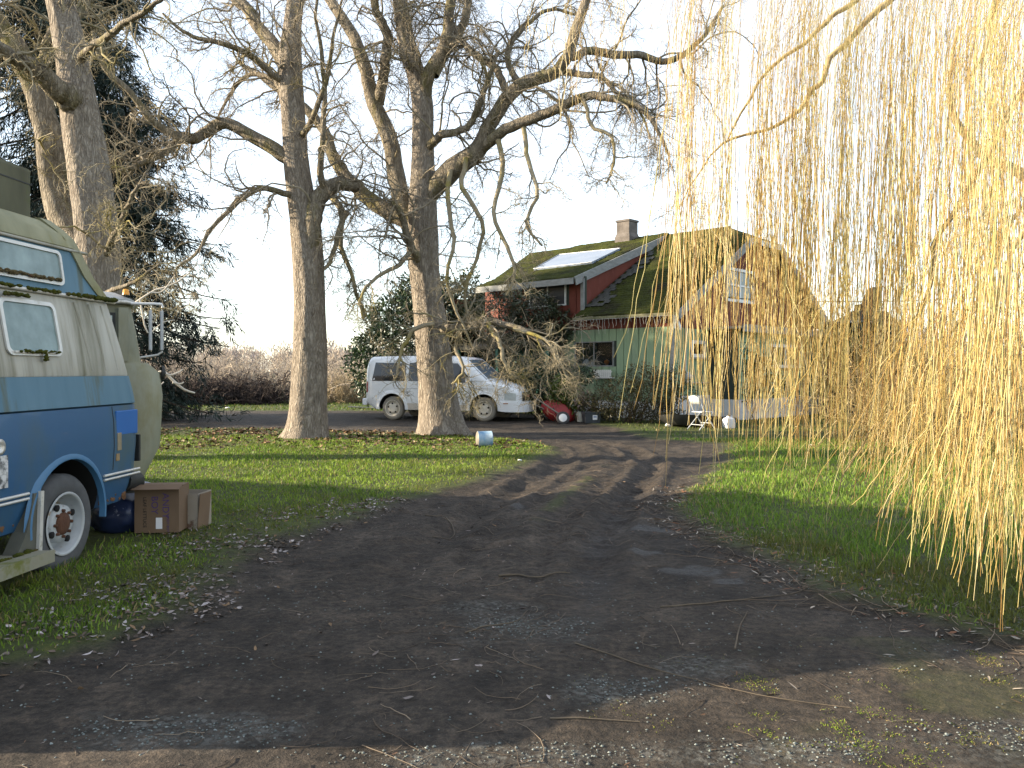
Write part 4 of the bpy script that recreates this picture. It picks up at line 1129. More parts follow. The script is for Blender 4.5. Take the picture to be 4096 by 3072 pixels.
# chimney
ch = MB().loft([[(4.35, 4.55, 5.9), (5.0, 4.55, 5.9), (5.0, 5.2, 5.9), (4.35, 5.2, 5.9)], [(4.35, 4.55, 6.45), (5.0, 4.55, 6.45), (5.0, 5.2, 6.45), (4.35, 5.2, 6.45)],
                [(4.40, 4.6, 6.6), (4.95, 4.6, 6.6), (4.95, 5.15, 6.6), (4.40, 5.15, 6.6)], [(4.40, 4.6, 7.02), (4.95, 4.6, 7.02), (4.95, 5.15, 7.02), (4.40, 5.15, 7.02)]]).build('chimney', STUCCO, house)
MB().box((4.675, 4.875, 7.05), (.62, .62, .07)).build('chimney_cap', STUCCO, ch)
# conduit, meter, wires
mp_ = MB().tube([(.63, -.05, 3.3), (.63, -.05, 1.5)], .028, 8)
mp_.build('conduit', METAL, house)
mt = MB().box((.66, -.08, 1.32), (.22, .12, .36), bev=.02).build('meter_box', METAL, house)
MB().lathe([(0, .12), (.075, .11), (.085, .03), (.085, 0)], Matrix.Translation((.70, -.13, 1.34)) @ Matrix.Rotation(R(90), 4, 'X'), 16).build('meter_dial', glass('meter_glass', (.35, .36, .36), .1), mt)
MB().tube([(.75, -.06, 1.18), (1.9, -.06, 1.16)], .025, 8).build('conduit', METAL, house)
MB().tube([(1.35, -.05, 2.5), (1.36, -.12, 2.1), (1.5, -.12, 1.5), (1.2, -.1, .9), (1.0, -.1, .7)], .008, 5).build('cable', WIRE, house)
MB().tube([(.1, -.06, 2.75), (.3, -.1, 1.9), (.15, -.08, 1.1), (.4, -.08, .9)], .006, 5).build('cable', WIRE, house)
MB().box((.3, -.05, 1.62), (.09, .07, .12)).build('outlet_box', METAL, house)
# icicle light strings under the eave
ic = MB()
for k in range(30):
    y = 3.2 - k * .12 + random.uniform(-.04, .04)
    L_ = random.choice([.12, .2, .28, .36, .22, .45])
    p = Vector((OVX - .045, y, zr(OVX) - .12)); pts = [p]
    for j in range(5):
        p = p + Vector((random.uniform(-.015, .015), random.uniform(-.03, .03), -L_ / 5)); pts.append(p)
    ic.tube(pts, .0045, 4, cap=False)
ic.tube([(OVX - .045, 3.25, zr(OVX) - .12), (OVX - .045, -.35, zr(OVX) - .12)], .006, 4)
for k in range(1):
    p = Vector((OVX - .03, 2.95, zr(OVX) - .12)); pts = [p]
    for j in range(16):
        p = p + Vector((.012, random.uniform(-.03, .03), -.075)); pts.append(p)
    ic.tube(pts, .008, 4)
o_ = ic.build('icicle_lights', mat('pale_light_string', (0.45, 0.44, 0.40), rough=0.6), house)
o_['kind'] = 'stuff'
# white picket flower box below the window
fb = MB()
WF2 = mat('chipped_white_paint', (0.60, 0.58, 0.54), (0.72, 0.70, 0.66), scale=8, rough=0.7, c3=(0.3, 0.27, 0.23), s3=9, t3=0.6)
bx = empty('window_box', HM @ Vector((-.10, 2.33, 1.40)), HROT, 'white picket flower box under the kitchen window', 'flower box')
for k in range(9):
    MB().box((-.10, -.28 + k * .075, .03), (.016, .055, .26)).build('slat', WF2, bx)
for zz in (-.07, .10): MB().box((-.08, .02, zz), (.018, .70, .03)).build('rail', WF2, bx)
MB().box((.0, .02, -.09), (.18, .70, .02)).build('base', WF2, bx)
# things on the window ledge
LEDGE = HM @ Vector((.12, 0, 0))
def on_ledge(name, s, label, cat, mbf, m, dx=.18, z=1.45):
    o = mbf.build(name, m, None, HM @ Vector((dx, s, z)))
    o.rotation_euler = (0, 0, HROT)
    return tag(o, label, cat)
bagw = mat('white_plastic', (0.66, 0.66, 0.68), (0.75, 0.75, 0.76), scale=4, rough=0.5)
ORANGE = mat('orange_plastic', (0.62, 0.16, 0.02), (0.70, 0.22, 0.03), scale=4, rough=0.5)
b_ = MB().loft([[(-.1, -.14, 0), (.1, -.14, 0), (.1, .14, 0), (-.1, .14, 0)], [(-.1, -.16, .22), (.1, -.13, .24), (.1, .15, .2), (-.1, .13, .25)], [(-.05, -.10, .36), (.05, -.09, .38), (.05, .06, .40), (-.05, .10, .36)], [(-.02, -.05, .44), (.02, -.05, .45), (.02, 0, .47), (-.02, .02, .44)]], smooth=True)
on_ledge('plastic_bag', 3.27, 'crumpled white plastic bag in the kitchen window', 'bag', b_, bagw)
on_ledge('milk_carton', 3.02, 'small white carton beside the bag in the kitchen window', 'carton', MB().box((0, 0, .15), (.1, .1, .3)).prism([(-.05, .3), (.05, .3), (0, .38)], 1, -.05, .05), bagw)
on_ledge('orange_flower', 2.46, 'orange flower ornament in the kitchen window', 'ornament', MB().tube([(0, 0, 0), (0, 0, .22)], [.05, .02]).lathe([(.0, .24), (.07, .30), (.09, .38), (.02, .42), (0, .42)], None, 9), ORANGE)
on_ledge('orange_pot', 2.12, 'small orange pot at the right end of the kitchen window', 'pot', MB().lathe([(0, 0), (.055, 0), (.075, .2), (.085, .2), (.085, .24), (.06, .24), (0, .22)], None, 14), ORANGE)
on_ledge('blue_bowl', 2.72, 'blue-grey bowl in the kitchen window', 'bowl', MB().lathe([(0, 0), (.06, 0), (.12, .1), (.14, .17), (.12, .17), (0, .06)], None, 16), mat('blue_ceramic', (0.12, 0.2, 0.26), (0.2, 0.28, 0.33), rough=0.4))
jug = MB().lathe([(0, 0), (.09, 0), (.10, .12), (.08, .22), (.035, .3), (.035, .36), (0, .36)], None, 14).build('glass_jug', mat('pale_aqua_glass', (0.42, 0.55, 0.56), (0.55, 0.66, 0.68), scale=6, rough=0.3), None, HM @ Vector((1.25, .16, 1.97)))
tag(jug, 'pale aqua jug on the sill of the small white-framed window', 'jug')
# service wire leaving the gable towards the right
pw0 = HM @ Vector((2.6, -.45, 3.75)); pw1 = at(4300, 1150, 30)
wp = []
for k in range(25):
    t = k / 24; q = pw0.lerp(pw1, t); q.z -= 1.1 * t * (1 - t); wp.append(q)
sw = MB().tube(wp, .014, 5).build('service_wire', WIRE)
tag(sw, 'thin black service wire running from the gable across the sky', 'wire')
# porch roof left of the green wall, and the mossy growth on it
slab('porch_roof', [(-.9, 3.95, 2.35), (-.9, 8.2, 2.35), (1.4, 8.2, 2.72), (1.4, 3.95, 2.72)], SHING, .1)
for s_ in (4.05, 6.2, 8.1): MB().box((-.82, s_, 1.15), (.1, .1, 2.3)).build('porch_post', TEAL, house)
MB().box((1.43, 5.2, 1.2), (.05, .9, 2.0)).build('door', GREYW, house)

# ------------------------------------------------------------------ dark garden wall with a sloping broken end, right of the house
def stub():
    d = 27.0
    w = mat('dark_stained_wood', (0.035, 0.03, 0.028), (0.07, 0.06, 0.05), scale=3, rough=0.85)
    base = Vector(((3450 - 2048) / F * d, d, 0))
    r = empty('shed', base, R(20), 'dark ivy-grown shed end with a raised slanting roof peak behind the willow', 'shed')
    k = d / F
    def L(px, py): return ((px - 3450) * k, EYE - (py - HOR) * k)
    wall_ = [L(3395, 1680), L(3640, 1680), L(3640, 1300), L(3560, 1240), L(3395, 1300)]
    MB().prism(wall_, 1, -.1, 1.6).build('wall', w, r)
    peak = [L(3415, 1300), L(3415, 1245), L(3440, 1240), L(3437, 1218), L(3470, 1213), L(3505, 1150), L(3535, 1142), L(3520, 1210), L(3500, 1300)]
    MB().prism(peak, 1, -.18, .25).build('roof_end', w, r)
    MB().box((0.2, .7, EYE - (1290 - HOR) * k), (2.6, 2.0, .07)).build('roof', GREYW, r)
stub()

# ------------------------------------------------------------------ shared vehicle materials
RUBBER = mat('tyre_rubber', (0.028, 0.028, 0.030), (0.05, 0.05, 0.052), scale=6, rough=0.85)
DARKWELL = mat('dark_recess', (0.008, 0.008, 0.008), rough=0.95)  # near-black puts the shade of wheel wells and rim holes into the colour
BLACKP = mat('black_plastic', (0.012, 0.012, 0.013), (0.02, 0.022, 0.02), scale=8, rough=0.6)
CHROME = mat('dull_trim', (0.48, 0.47, 0.44), (0.62, 0.61, 0.58), scale=8, rough=0.4, metal=0.3, c3=(0.2, 0.18, 0.13), s3=5, t3=0.6)
def wheel(parent, loc, r, w, rim_m, axis_rot, hub_m, n_holes=5, hole_r=.02, dish=0.5, rim_r=.58, tyre_m=None):
    """tyre, dished rim with holes, hub; local +Z of the lathe is the outward axle direction"""
    M = Matrix.Translation(loc) @ axis_rot
    ty = MB().lathe([(r * .60, -w / 2), (r * .80, -w / 2 - .004), (r * .95, -w * .42), (r, -w * .30), (r, w * .30), (r * .95, w * .42), (r * .86, w / 2 + .004), (r * .70, w / 2 + .002), (r * .60, w / 2 - .012)], M, 40).build('wheel', tyre_m or RUBBER, parent)
    rr_ = r * rim_r
    rim = MB().lathe([(rr_ * 1.06, w / 2 + .006), (rr_ * 1.0, w / 2 + .012), (rr_ * .95, w / 2 - .005), (rr_ * .90, w / 2 - .06 * dish * 2), (rr_ * .80, w / 2 - .075 * dish * 2), (rr_ * .68, w / 2 - .07 * dish * 2), (rr_ * .62, w / 2 - .03 * dish), (rr_ * .45, w / 2 - .025 * dish), (rr_ * .30, w / 2 - .02 * dish), (0, w / 2 - .02 * dish)], M, 36).build('rim', rim_m, ty)
    for k in range(n_holes):
        a = 2 * math.pi * (k + .3) / n_holes
        c = Vector((rr_ * .62 * math.cos(a), rr_ * .62 * math.sin(a), w / 2 - .026 * dish))
        MB().lathe([(hole_r, -.01), (hole_r, .006), (0, .006)], M @ Matrix.Translation(c), 12).build('rim_hole', DARKWELL, ty)
    return ty, M

# ------------------------------------------------------------------ blue camper van at the left edge
CV = empty('camper_van', (-3.40, 6.22, 0.0), R(-3.43), 'old blue and white camper van with mossy raised roof at the left edge', 'camper van')
BLUE = mat('faded_blue_paint', (0.016, 0.070, 0.165), (0.028, 0.092, 0.185), scale=1.4, rough=0.5, c3=(0.05, 0.085, 0.095), s3=1.1, t3=0.52, w3=0.2, stretch=(1, 1, .35), coat=0.1)
BLUE2 = mat('chalky_blue_paint', (0.055, 0.13, 0.19), (0.09, 0.175, 0.235), scale=3, rough=0.6, c3=(0.07, 0.10, 0.09), s3=2.0, t3=0.57, w3=0.1, stretch=(1, 2.2, .22))
BLUE3 = mat('bright_blue_paint', (0.015, 0.10, 0.33), (0.02, 0.115, 0.36), scale=3, rough=0.45)
CREAM = mat('grimy_white_paint', (0.29, 0.285, 0.245), (0.44, 0.435, 0.39), scale=2.5, rough=0.6, c3=(0.15, 0.145, 0.10), s3=1.6, t3=0.47, w3=0.2, stretch=(1, 2.4, .2))
MOLD = mat('mouldy_cream_paint', (0.15, 0.15, 0.085), (0.27, 0.265, 0.17), scale=3, rough=0.75, c3=(0.15, 0.135, 0.03), s3=1.2, t3=0.45, w3=0.2, stretch=(1, 1.6, .4))
FOGGY = glass('fogged_camper_glass', (0.07, 0.115, 0.11), 0.3, dirt=(0.22, 0.30, 0.30), dscale=4.0)
MOSSV = mat('vehicle_moss', (0.016, 0.022, 0.005), (0.07, 0.075, 0.012), scale=14, rough=0.95, c3=(0.07, 0.045, 0.025), s3=6, t3=0.55, spec=.1)
W2 = 2.02
def yend(z): return float(np.interp(z, [0.3, .55, 1.3, 1.5, 2.14, 2.3, 2.75, 2.95], [.86, .95, .99, .95, .80, .60, .28, .05]))
def yfront(z): return float(np.interp(z, [.3, 1.20, 1.24, 1.5, 2.1, 2.5, 2.8], [-3.1, -3.08, -2.6, -2.38, -1.95, -1.65, -1.2]))
def cv_solid(name, prof, m, y0=-3.15, smooth=True):
    """prof rows (x, z) up the near side; closed solid across the van, rounded at its rear corner"""
    loops = []
    for k, (dy, ins) in enumerate([(None, .0), (None, .0), (.16, .0), (.06, .025), (.0, .10)]):
        lp = []
        for side in (0, 1):
            pr = prof if side == 0 else prof[::-1]
            for x, z in pr:
                ye = yend(z)
                y = yfront(z) if k == 0 else (-1.0 if k == 1 else ye - dy)
                xx = x - ins if side == 0 else -W2 - x + ins
                lp.append((xx, y, z))
        loops.append(lp)
    o = MB().loft(loops).build(name, m, CV)
    return autosmooth(o, 40) if smooth else o
low = cv_solid('lower_body', [(-.16, .36), (-.05, .40), (-.01, .52), (.02, .66), (.035, .90), (.03, 1.10), (.012, 1.235)], BLUE)
boolcut(low, MB().cyl(.455, -.42, .2, Matrix.Translation((0, -.09, .40)) @ Matrix.Rotation(R(90), 4, 'Y')), DARKWELL)
autosmooth(low, 40)
cv_solid('belt_panel', [(-.01, 1.236), (.018, 1.25), (.0, 1.36), (-.022, 1.485)], BLUE2)
cv_solid('upper_body', [(-.035, 1.486), (-.03, 1.50), (-.06, 1.70), (-.105, 1.95), (-.14, 2.11)], CREAM)
cv_solid('roof_band', [(-.145, 2.111), (-.15, 2.14), (-.165, 2.26), (-.20, 2.50)], BLUE2)
cv_solid('roof_cap', [(-.19, 2.501), (-.175, 2.52), (-.22, 2.62), (-.34, 2.72), (-.6, 2.80)], MOLD)
# the mould-stained corner of the cap running down the rear edge
edge = []
for z in np.linspace(2.16, 2.74, 9):
    xo = float(np.interp(z, [2.11, 2.26, 2.5, 2.62, 2.74], [-.15, -.165, -.195, -.22, -.35]))
    edge.append([(xo + .012, yend(z) - .18, z), (xo + .014, yend(z) - .05, z), (xo - .05, yend(z) + .02, z), (xo - .3, yend(z) + .035, z), (xo - .3, yend(z) - .05, z), (xo - .05, yend(z) - .18, z)])
autosmooth(MB().loft(edge).build('cap_corner', MOLD, CV), 50)
# fluted dents on the white rear quarter
for y in (.30, .50, .68):
    MB().tube([(-.035 - .004, y + .02, 1.53), (-.09, y - .03, 1.85), (-.13, y - .08, 2.08)], [.012, .018, .012], 6).build('rib', CREAM, CV)
# gutter with moss
MB().tube([(-.125, -1.9, 2.125), (-.125, .80, 2.125)], .016, 6).build('gutter', CHROME, CV)
MB().tube([(-.19, -1.6, 2.505), (-.19, .48, 2.505)], .014, 6).build('roof_seam', CREAM, CV)
def moss_strip(name, pts, n_, r0, r1, parent, m=MOSSV):
    mb = MB()
    pts = [Vector(p) for p in pts]
    for k in range(n_):
        t = random.random() * (len(pts) - 1.001); i = int(t); p = pts[i].lerp(pts[i + 1], t - i)
        r_ = random.uniform(r0, r1)
        bm = bmesh.new(); bmesh.ops.create_icosphere(bm, subdivisions=1, radius=1)
        for v in bm.verts: v.co = v.co * random.uniform(.7, 1.2)
        bm.transform(Matrix.Translation(p + Vector((random.uniform(-.004, .012), 0, random.uniform(-.006, .01)))) @ Matrix.Diagonal((r_ * .8, r_ * 1.8, r_ * .8, 1)))
        mb.bm(bm, True)
    o = mb.build(name, m, parent); o['kind'] = 'stuff'
    return o
moss_strip('moss', [(-.115, -1.8, 2.135), (-.115, .80, 2.135)], 150, .006, .022, CV)
moss_strip('moss', [(-.11, .30, 2.14), (-.11, .78, 2.14)], 60, .012, .026, CV)
# windows
def cv_window(y0, y1, z0, z1, xf, m, fr=.03, rad=.06, name='window'):
    def rr_(a0, a1, b0, b1, r_, n_=5):
        out = []
        for cx, cy, s in ((a1 - r_, b1 - r_, 0), (a0 + r_, b1 - r_, 1), (a0 + r_, b0 + r_, 2), (a1 - r_, b0 + r_, 3)):
            for k in range(n_):
                a = R(90) * (s + k / (n_ - 1)); out.append((cx + r_ * math.cos(a), cy + r_ * math.sin(a)))
        return out
    O = rr_(y0, y1, z0, z1, rad); I = rr_(y0 + fr, y1 - fr, z0 + fr, z1 - fr, rad * .7)
    n_ = len(O)
    vs_ = [(xf(z) + .004, y, z) for y, z in O] + [(xf(z) + .018, y, z) for y, z in O] + [(xf(z) + .018, y, z) for y, z in I] + [(xf(z) + .002, y, z) for y, z in I]
    fs_ = []
    for a in range(3):
        fs_ += [(a * n_ + i, a * n_ + (i + 1) % n_, (a + 1) * n_ + (i + 1) % n_, (a + 1) * n_ + i) for i in range(n_)]
    w_ = MB().add(vs_, fs_).build(name, CHROME, CV)
    MB().add([(xf(z) + .006, y, z) for y, z in I], [list(range(n_))]).build('pane', m, w_)
    return w_
xu = lambda z: float(np.interp(z, [1.50, 1.70, 1.95, 2.11], [-.03, -.06, -.105, -.14]))
xr = lambda z: float(np.interp(z, [2.14, 2.26, 2.50], [-.15, -.165, -.20]))
w1 = cv_window(-.68, -.06, 1.64, 2.05, xu, FOGGY)
MB().box((-.03, -.37, 1.665), (.02, .5, .015)).build('slide_rail', CHROME, w1)
moss_strip('moss', [(-.02, -.60, 1.668), (-.02, -.10, 1.668)], 50, .006, .014, CV)
moss_strip('moss', [(-.085, -.66, 2.07), (-.085, -.40, 2.07)], 30, .008, .018, CV)
cv_window(-1.75, -.95, 1.64, 2.05, xu, FOGGY)
w2 = cv_window(-1.15, .13, 2.20, 2.475, xr, FOGGY, fr=.025, rad=.05)
moss_strip('moss', [(-.13, -1.1, 2.235), (-.14, .08, 2.235)], 150, .008, .018, CV, mat('brown_moss', (0.045, 0.035, 0.012), (0.10, 0.075, 0.03), scale=20, rough=.95, c3=(0.11, 0.04, 0.03), s3=7, t3=.6))
moss_strip('moss', [(-.015, -.30, 1.60), (-.02, -.30, 1.66)], 10, .01, .018, CV)
# trim strip, wheel-arch flare
for y0, y1 in ((-2.9, -.56), (.38, .93)):
    for dz in (0, .035): MB().tube([(.030, y0, .63 + dz), (.030, y1, .63 + dz)], .011, 6).build('trim_strip', CHROME, CV)
fl = []
for k in range(21):
    a = R(-8 + 196 * k / 20)
    fl.append([(.0, -.09 + .452 * math.cos(a), .40 + .452 * math.sin(a)), (.046, -.09 + .455 * math.cos(a), .40 + .455 * math.sin(a)), (.05, -.09 + .468 * math.cos(a), .40 + .468 * math.sin(a)), (.024, -.09 + .515 * math.cos(a), .40 + .515 * math.sin(a))])
autosmooth(MB().loft(fl).build('wheel_arch', mat('pale_blue_paint', (0.04, 0.13, 0.25), (0.06, 0.15, 0.27), scale=3, rough=.5), CV), 60)
# wheel
RIMW = mat('flaking_white_rim', (0.28, 0.30, 0.315), (0.40, 0.42, 0.435), scale=5, rough=0.55, c3=(0.20, 0.17, 0.13), s3=4.5, t3=0.56, w3=0.06)
RUST = mat('rust', (0.055, 0.025, 0.015), (0.10, 0.045, 0.025), scale=14, rough=0.95, bump=.004)
RX90 = Matrix.Rotation(R(90), 4, 'Y')
wh, Mw = wheel(CV, (-.10, -.09, .365), .378, .20, RIMW, RX90, RUST, 4, .026, dish=1.0, rim_r=.60, tyre_m=mat('dusty_tyre', (0.05, 0.052, 0.056), (0.085, 0.088, 0.092), scale=9, rough=0.9))
hub = MB().lathe([(.088, .02), (.092, .05), (.085, .085), (.05, .095), (0, .095)], Mw, 18)
for k in range(8):
    a = 2 * math.pi * k / 8
    hub.lathe([(.012, .0), (.012, .075), (0, .078)], Mw @ Matrix.Translation((.098 * math.cos(a), .098 * math.sin(a), .02)), 8)
hub.build('hub', RUST, wh)
wheel(CV, (-W2 + .10, -.09, .365), .372, .20, RIMW, Matrix.Rotation(R(-90), 4, 'Y'), RUST, 0, .02)
wheel(CV, (-.10, -2.35, .365), .372, .20, RIMW, RX90, RUST, 4, .026, dish=1.0)
wheel(CV, (-W2 + .10, -2.35, .365), .372, .20, RIMW, Matrix.Rotation(R(-90), 4, 'Y'), RUST, 0, .02)
# running board with upright mud flap
OLIVE = mat('olive_drab_board', (0.16, 0.155, 0.11), (0.24, 0.235, 0.18), scale=3, rough=0.8, c3=(0.12, 0.13, 0.03), s3=3, t3=.55)
rb = MB().box((.05, -1.28, .245), (.26, 1.5, .03)).box((.19, -1.28, .225), (.025, 1.5, .085)).build('running_board', OLIVE, CV)
moss_strip('moss', [(.05, -1.2, .262), (.06, -.55, .262)], 40, .01, .025, CV)
MB().prism([(-.72, .24), (-.49, .24), (-.46, .66), (-.52, .66), (-.60, .40)], 0, -.06, .045).build('mud_flap', mat('dark_olive_flap', (0.06, 0.062, 0.05), (0.09, 0.092, 0.075), scale=5, rough=.8), CV)
MB().box((.055, -.475, .45), (.028, .035, .44), Matrix.Rotation(R(-3), 3, 'X')).build('flap_edge', CHROME, CV)
# bright replacement patch, marker lamps, badges, bumper end
MB().box((.022, .73, 1.085), (.022, .34, .21), bev=.008).build('fuel_door', BLUE3, CV)
MB().box((.034, .60, .93), (.01, .06, .15), bev=.004).build('side_marker', mat('dirty_amber_lens', (0.20, 0.16, 0.10), (0.26, 0.22, 0.15), scale=20, rough=.5), CV)
MB().box((.030, .58, .80), (.01, .05, .06)).build('side_marker', mat('tan_lens', (0.24, 0.17, 0.09), rough=.5), CV)
MB().tube([(-.08, .86, .56), (-.05, 1.0, .54), (-.35, 1.13, .52), (-1.0, 1.16, .52), (-1.67, 1.13, .52), (-1.97, 1.0, .54)], .09, 10).build('bumper', BLACKP, CV)
MB().box((-.03, 1.0, .84), (.06, .03, .24), bev=.008).build('tail_lamp', BLACKP, CV)
MB().lathe([(.05, 0), (.055, .008), (.03, .012), (.026, .004), (0, .004)], Matrix.Translation((.032, -.86, 1.02)) @ RX90, 16).build('lock_cylinder', CHROME, CV)
dec = mat('flaking_grey_decal', (0.07, 0.075, 0.08), (0.55, 0.55, 0.55), scale=16, rough=.7, contrast=.08)
MB().box((.034, -.86, .85), (.006, .16, .22)).build('decal', dec, CV)
# panel seams and rust along the lower edge
for ys in (-.98, .52):
    MB().tube([(float(np.interp(z, [.52, .66, .90, 1.10, 1.235], [-.01, .02, .035, .03, .012])) + .001, ys, z) for z in (.70, .9, 1.1, 1.23)], .0035, 5).build('panel_seam', BLACKP, CV)
RUSTP = mat('rust_bloom', (0.09, 0.045, 0.022), (0.16, 0.08, 0.035), scale=16, rough=.95)
rbm = MB()
for k in range(34):
    y_ = random.choice([random.uniform(.40, .86), random.uniform(-1.4, -.62)]); z_ = .425 + abs(random.gauss(0, .03)); s_ = random.uniform(.006, .022)
    rbm.lathe([(s_, 0), (s_ * .7, .003), (0, .004)], Matrix.Translation((float(np.interp(z_, [.40, .52, .66], [-.05, -.01, .02])) - .001, y_, z_)) @ RX90 @ Matrix.Diagonal((random.uniform(.6, 1.6), random.uniform(.6, 1.8), 1, 1)), 9)
rbm.build('rust_patches', RUSTP, CV)['kind'] = 'stuff'
# mossy pod on the roof
pod = MB().box((-.98, -.02, 2.96), (.85, .7, .44), bev=.03).build('roof_pod', mat('mossy_plywood', (0.055, 0.055, 0.035), (0.11, 0.11, 0.07), scale=3, rough=.9, c3=(0.07, 0.09, 0.01), s3=2, t3=.5, stretch=(1, 1, .4)), CV)
MB().box((-.98, -.02, 3.05), (.857, .707, .01)).build('seam', BLACKP, pod)
# rear ladder
# ------------------------------------------------------------------ cream step van behind it
SV = empty('step_van', (-4.18, 8.6, 0), R(27), 'cream mould-stained step van parked behind the blue camper van', 'van')
SV.scale = (.93, .93, .93)
GRC = mat('greenish_cream_paint', (0.17, 0.175, 0.125), (0.28, 0.28, 0.21), scale=2.4, rough=.65, c3=(0.15, 0.135, 0.05), s3=1.3, t3=.47, w3=.2, stretch=(1, 1, .4))
def sv_loop(z, x1, y0, y1, r_=.22):
    out = []
    for cx, cy, s in ((x1 - r_, y0 + r_, 3), (x1 - r_, y1 - r_, 0), (-2.0 + r_, y1 - r_, 1), (-2.0 + r_, y0 + r_, 2)):
        for k in range(5):
            a = R(90) * (s + k / 4); out.append((cx + r_ * math.cos(a), cy + r_ * math.sin(a), z))
    return out
autosmooth(MB().loft([sv_loop(.40, .25, -.1, 1.25, .3), sv_loop(.75, .42, -.1, 1.25, .3), sv_loop(1.35, .45, -.1, 1.25, .3), sv_loop(1.62, .42, -.08, 1.25, .3), sv_loop(1.74, .28, -.06, 1.25, .28)]).build('lower_body', GRC, SV), 40)
autosmooth(MB().loft([sv_loop(1.70, .22, -.02, 1.15), sv_loop(2.1, .16, 0, 1.15), sv_loop(2.42, .10, .02, 1.15)]).build('cab', GRC, SV), 40)
autosmooth(MB().loft([sv_loop(2.421, .14, -.05, 1.2), sv_loop(2.47, .14, -.05, 1.2), sv_loop(2.56, -.05, .1, 1.05)]).build('roof', mat('grey_tin_roof', (0.25, 0.26, 0.25), (0.34, 0.35, 0.34), scale=3, rough=.5), SV), 40)
MB().tube([(-1.9, -.08, 2.43), (.05, -.08, 2.43), (.17, .1, 2.43), (.17, 1.0, 2.43)], .02, 6).build('drip_rail', CHROME, SV)
wn = MB().box((-.32, -.03, 2.03), (.52, .03, .56)).build('windshield', BLACKP, SV)
MB().box((-.32, -.05, 2.03), (.45, .02, .49)).build('pane', glass('pale_dirty_glass', (0.30, 0.38, 0.37), .2, dirt=(.40, .46, .45)), wn)
MB().box((.02, -.03, 2.06), (.10, .06, .62)).build('pillar', GRC, SV)
MB().lathe([(0, .07), (.03, .06), (.04, 0)], Matrix.Translation((.05, .1, 2.53)), 12).build('clearance_lamp', mat('amber_lens', (0.60, 0.26, 0.03), rough=.35), SV)
mi = MB().tube([(.10, -.02, 2.42), (.34, -.10, 2.42), (.42, -.1, 2.42), (.43, -.1, 2.38)], .016, 6).tube([(.2, 0, 1.80), (.38, -.08, 1.83), (.43, -.1, 1.87)], .012, 6).build('mirror_arm', mat('white_tube', (.6, .6, .58), rough=.5), SV)
for dx in (.30, .42): MB().box((dx, -.11, 2.11), (.035, .10, .46), bev=.008).build('mirror', METAL, mi)
MB().lathe([(.0, .05), (.08, .03), (.09, 0)], Matrix.Translation((.44, .25, 1.62)) @ RX90, 14).build('marker_lamp', BLACKP, SV)
MB().tube([(-1.9, -.12, .48), (.1, -.12, .48)], .05, 8).build('bumper', GRC, SV)
for xx in (.06, -1.8): wheel(SV, (xx, .62, .37), .37, .22, RIMW, RX90, RUST, 5, .02, dish=.6)

# ------------------------------------------------------------------ white minivan
vx0, vy0 = (1625 - 2048) / F * 24.4, 24.4
vx1, vy1 = (1988 - 2048) / F * 23.5, 23.5
MV = empty('minivan', (vx0, vy0, gz(vx0, vy0) - .02), math.atan2(vy1 - vy0, vx1 - vx0), 'dusty white minivan parked behind the forked bare tree', 'minivan')
WB = 2.84
VW = mat('dusty_white_paint', (0.66, 0.69, 0.72), (0.72, 0.74, 0.76), scale=1.2, rough=0.3, c3=(0.60, 0.60, 0.58), s3=.9, t3=.55, w3=.2, coat=0.3)
VDIRT = mat('mud_splashed_sill', (0.42, 0.38, 0.32), (0.55, 0.51, 0.45), scale=5, rough=.8)
VGL = glass('tinted_van_glass', (0.008, 0.009, 0.011), 0.05, clear=.12)
VGL2 = glass('blue_windshield_glass', (0.05, 0.08, 0.12), 0.04, clear=.35)
ZT = lambda x: float(np.interp(x, [-.90, -.84, -.76, 0, 1.6, 2.12, 2.22, 2.95, 3.25, 3.6, 3.78, 3.84], [1.66, 1.80, 1.85, 1.87, 1.86, 1.82, 1.78, 1.16, 1.10, 1.00, .90, .80]))
ZB = lambda x: float(np.interp(x, [-.90, -.75, -.5, 3.3, 3.6, 3.84], [.52, .42, .30, .30, .28, .34]))
def HWF(x, z):
    """half width of the body at length x and height z"""
    w_ = float(np.interp(x, [-.90, -.82, -.6, 2.2, 3.2, 3.7, 3.84], [.84, .92, .96, .96, .94, .86, .76]))
    t = max(0.0, z - 1.08)
    return w_ * (1 - .20 * t ** 1.15) * (1 - .05 * max(0, .55 - z))
xs = [-.90, -.87, -.83, -.75, -.6, -.3, 0, .4, .8, 1.2, 1.6, 1.9, 2.12, 2.22, 2.5, 2.75, 2.95, 3.15, 3.35, 3.5, 3.65, 3.78, 3.84]
loops = []
for x in xs:
    zt, zb = ZT(x), ZB(x)
    lp = []
    us = [0, .06, .2, .4, .55, .7, .82, .91, .965, 1.0]
    col_ = []
    for u in us:
        z = zb + (zt - zb) * u
        h_ = HWF(x, z) * (1 - .035 * max(0, (u - .82) / .18)) - (.10 * ((u - .91) / .09) ** 2 if u > .91 else 0) - (.05 if u == 0 else 0)
        col_.append((x, -h_, z))
    for xx, yy, zz in col_: lp.append((xx, yy, zz))
    lp.append((x, 0, zt + .02 if x < 2.3 else zt + .03))
    for xx, yy, zz in reversed(col_): lp.append((xx, -yy, zz))
    loops.append(lp)
body = MB().loft(loops).build('body', VW, MV)
for xw in (0, WB):
    boolcut(body, MB().cyl(.415, -1.2, 1.2, Matrix.Translation((xw, 0, .36)) @ Matrix.Rotation(R(90), 4, 'X'), 36), DARKWELL)
autosmooth(body, 32)
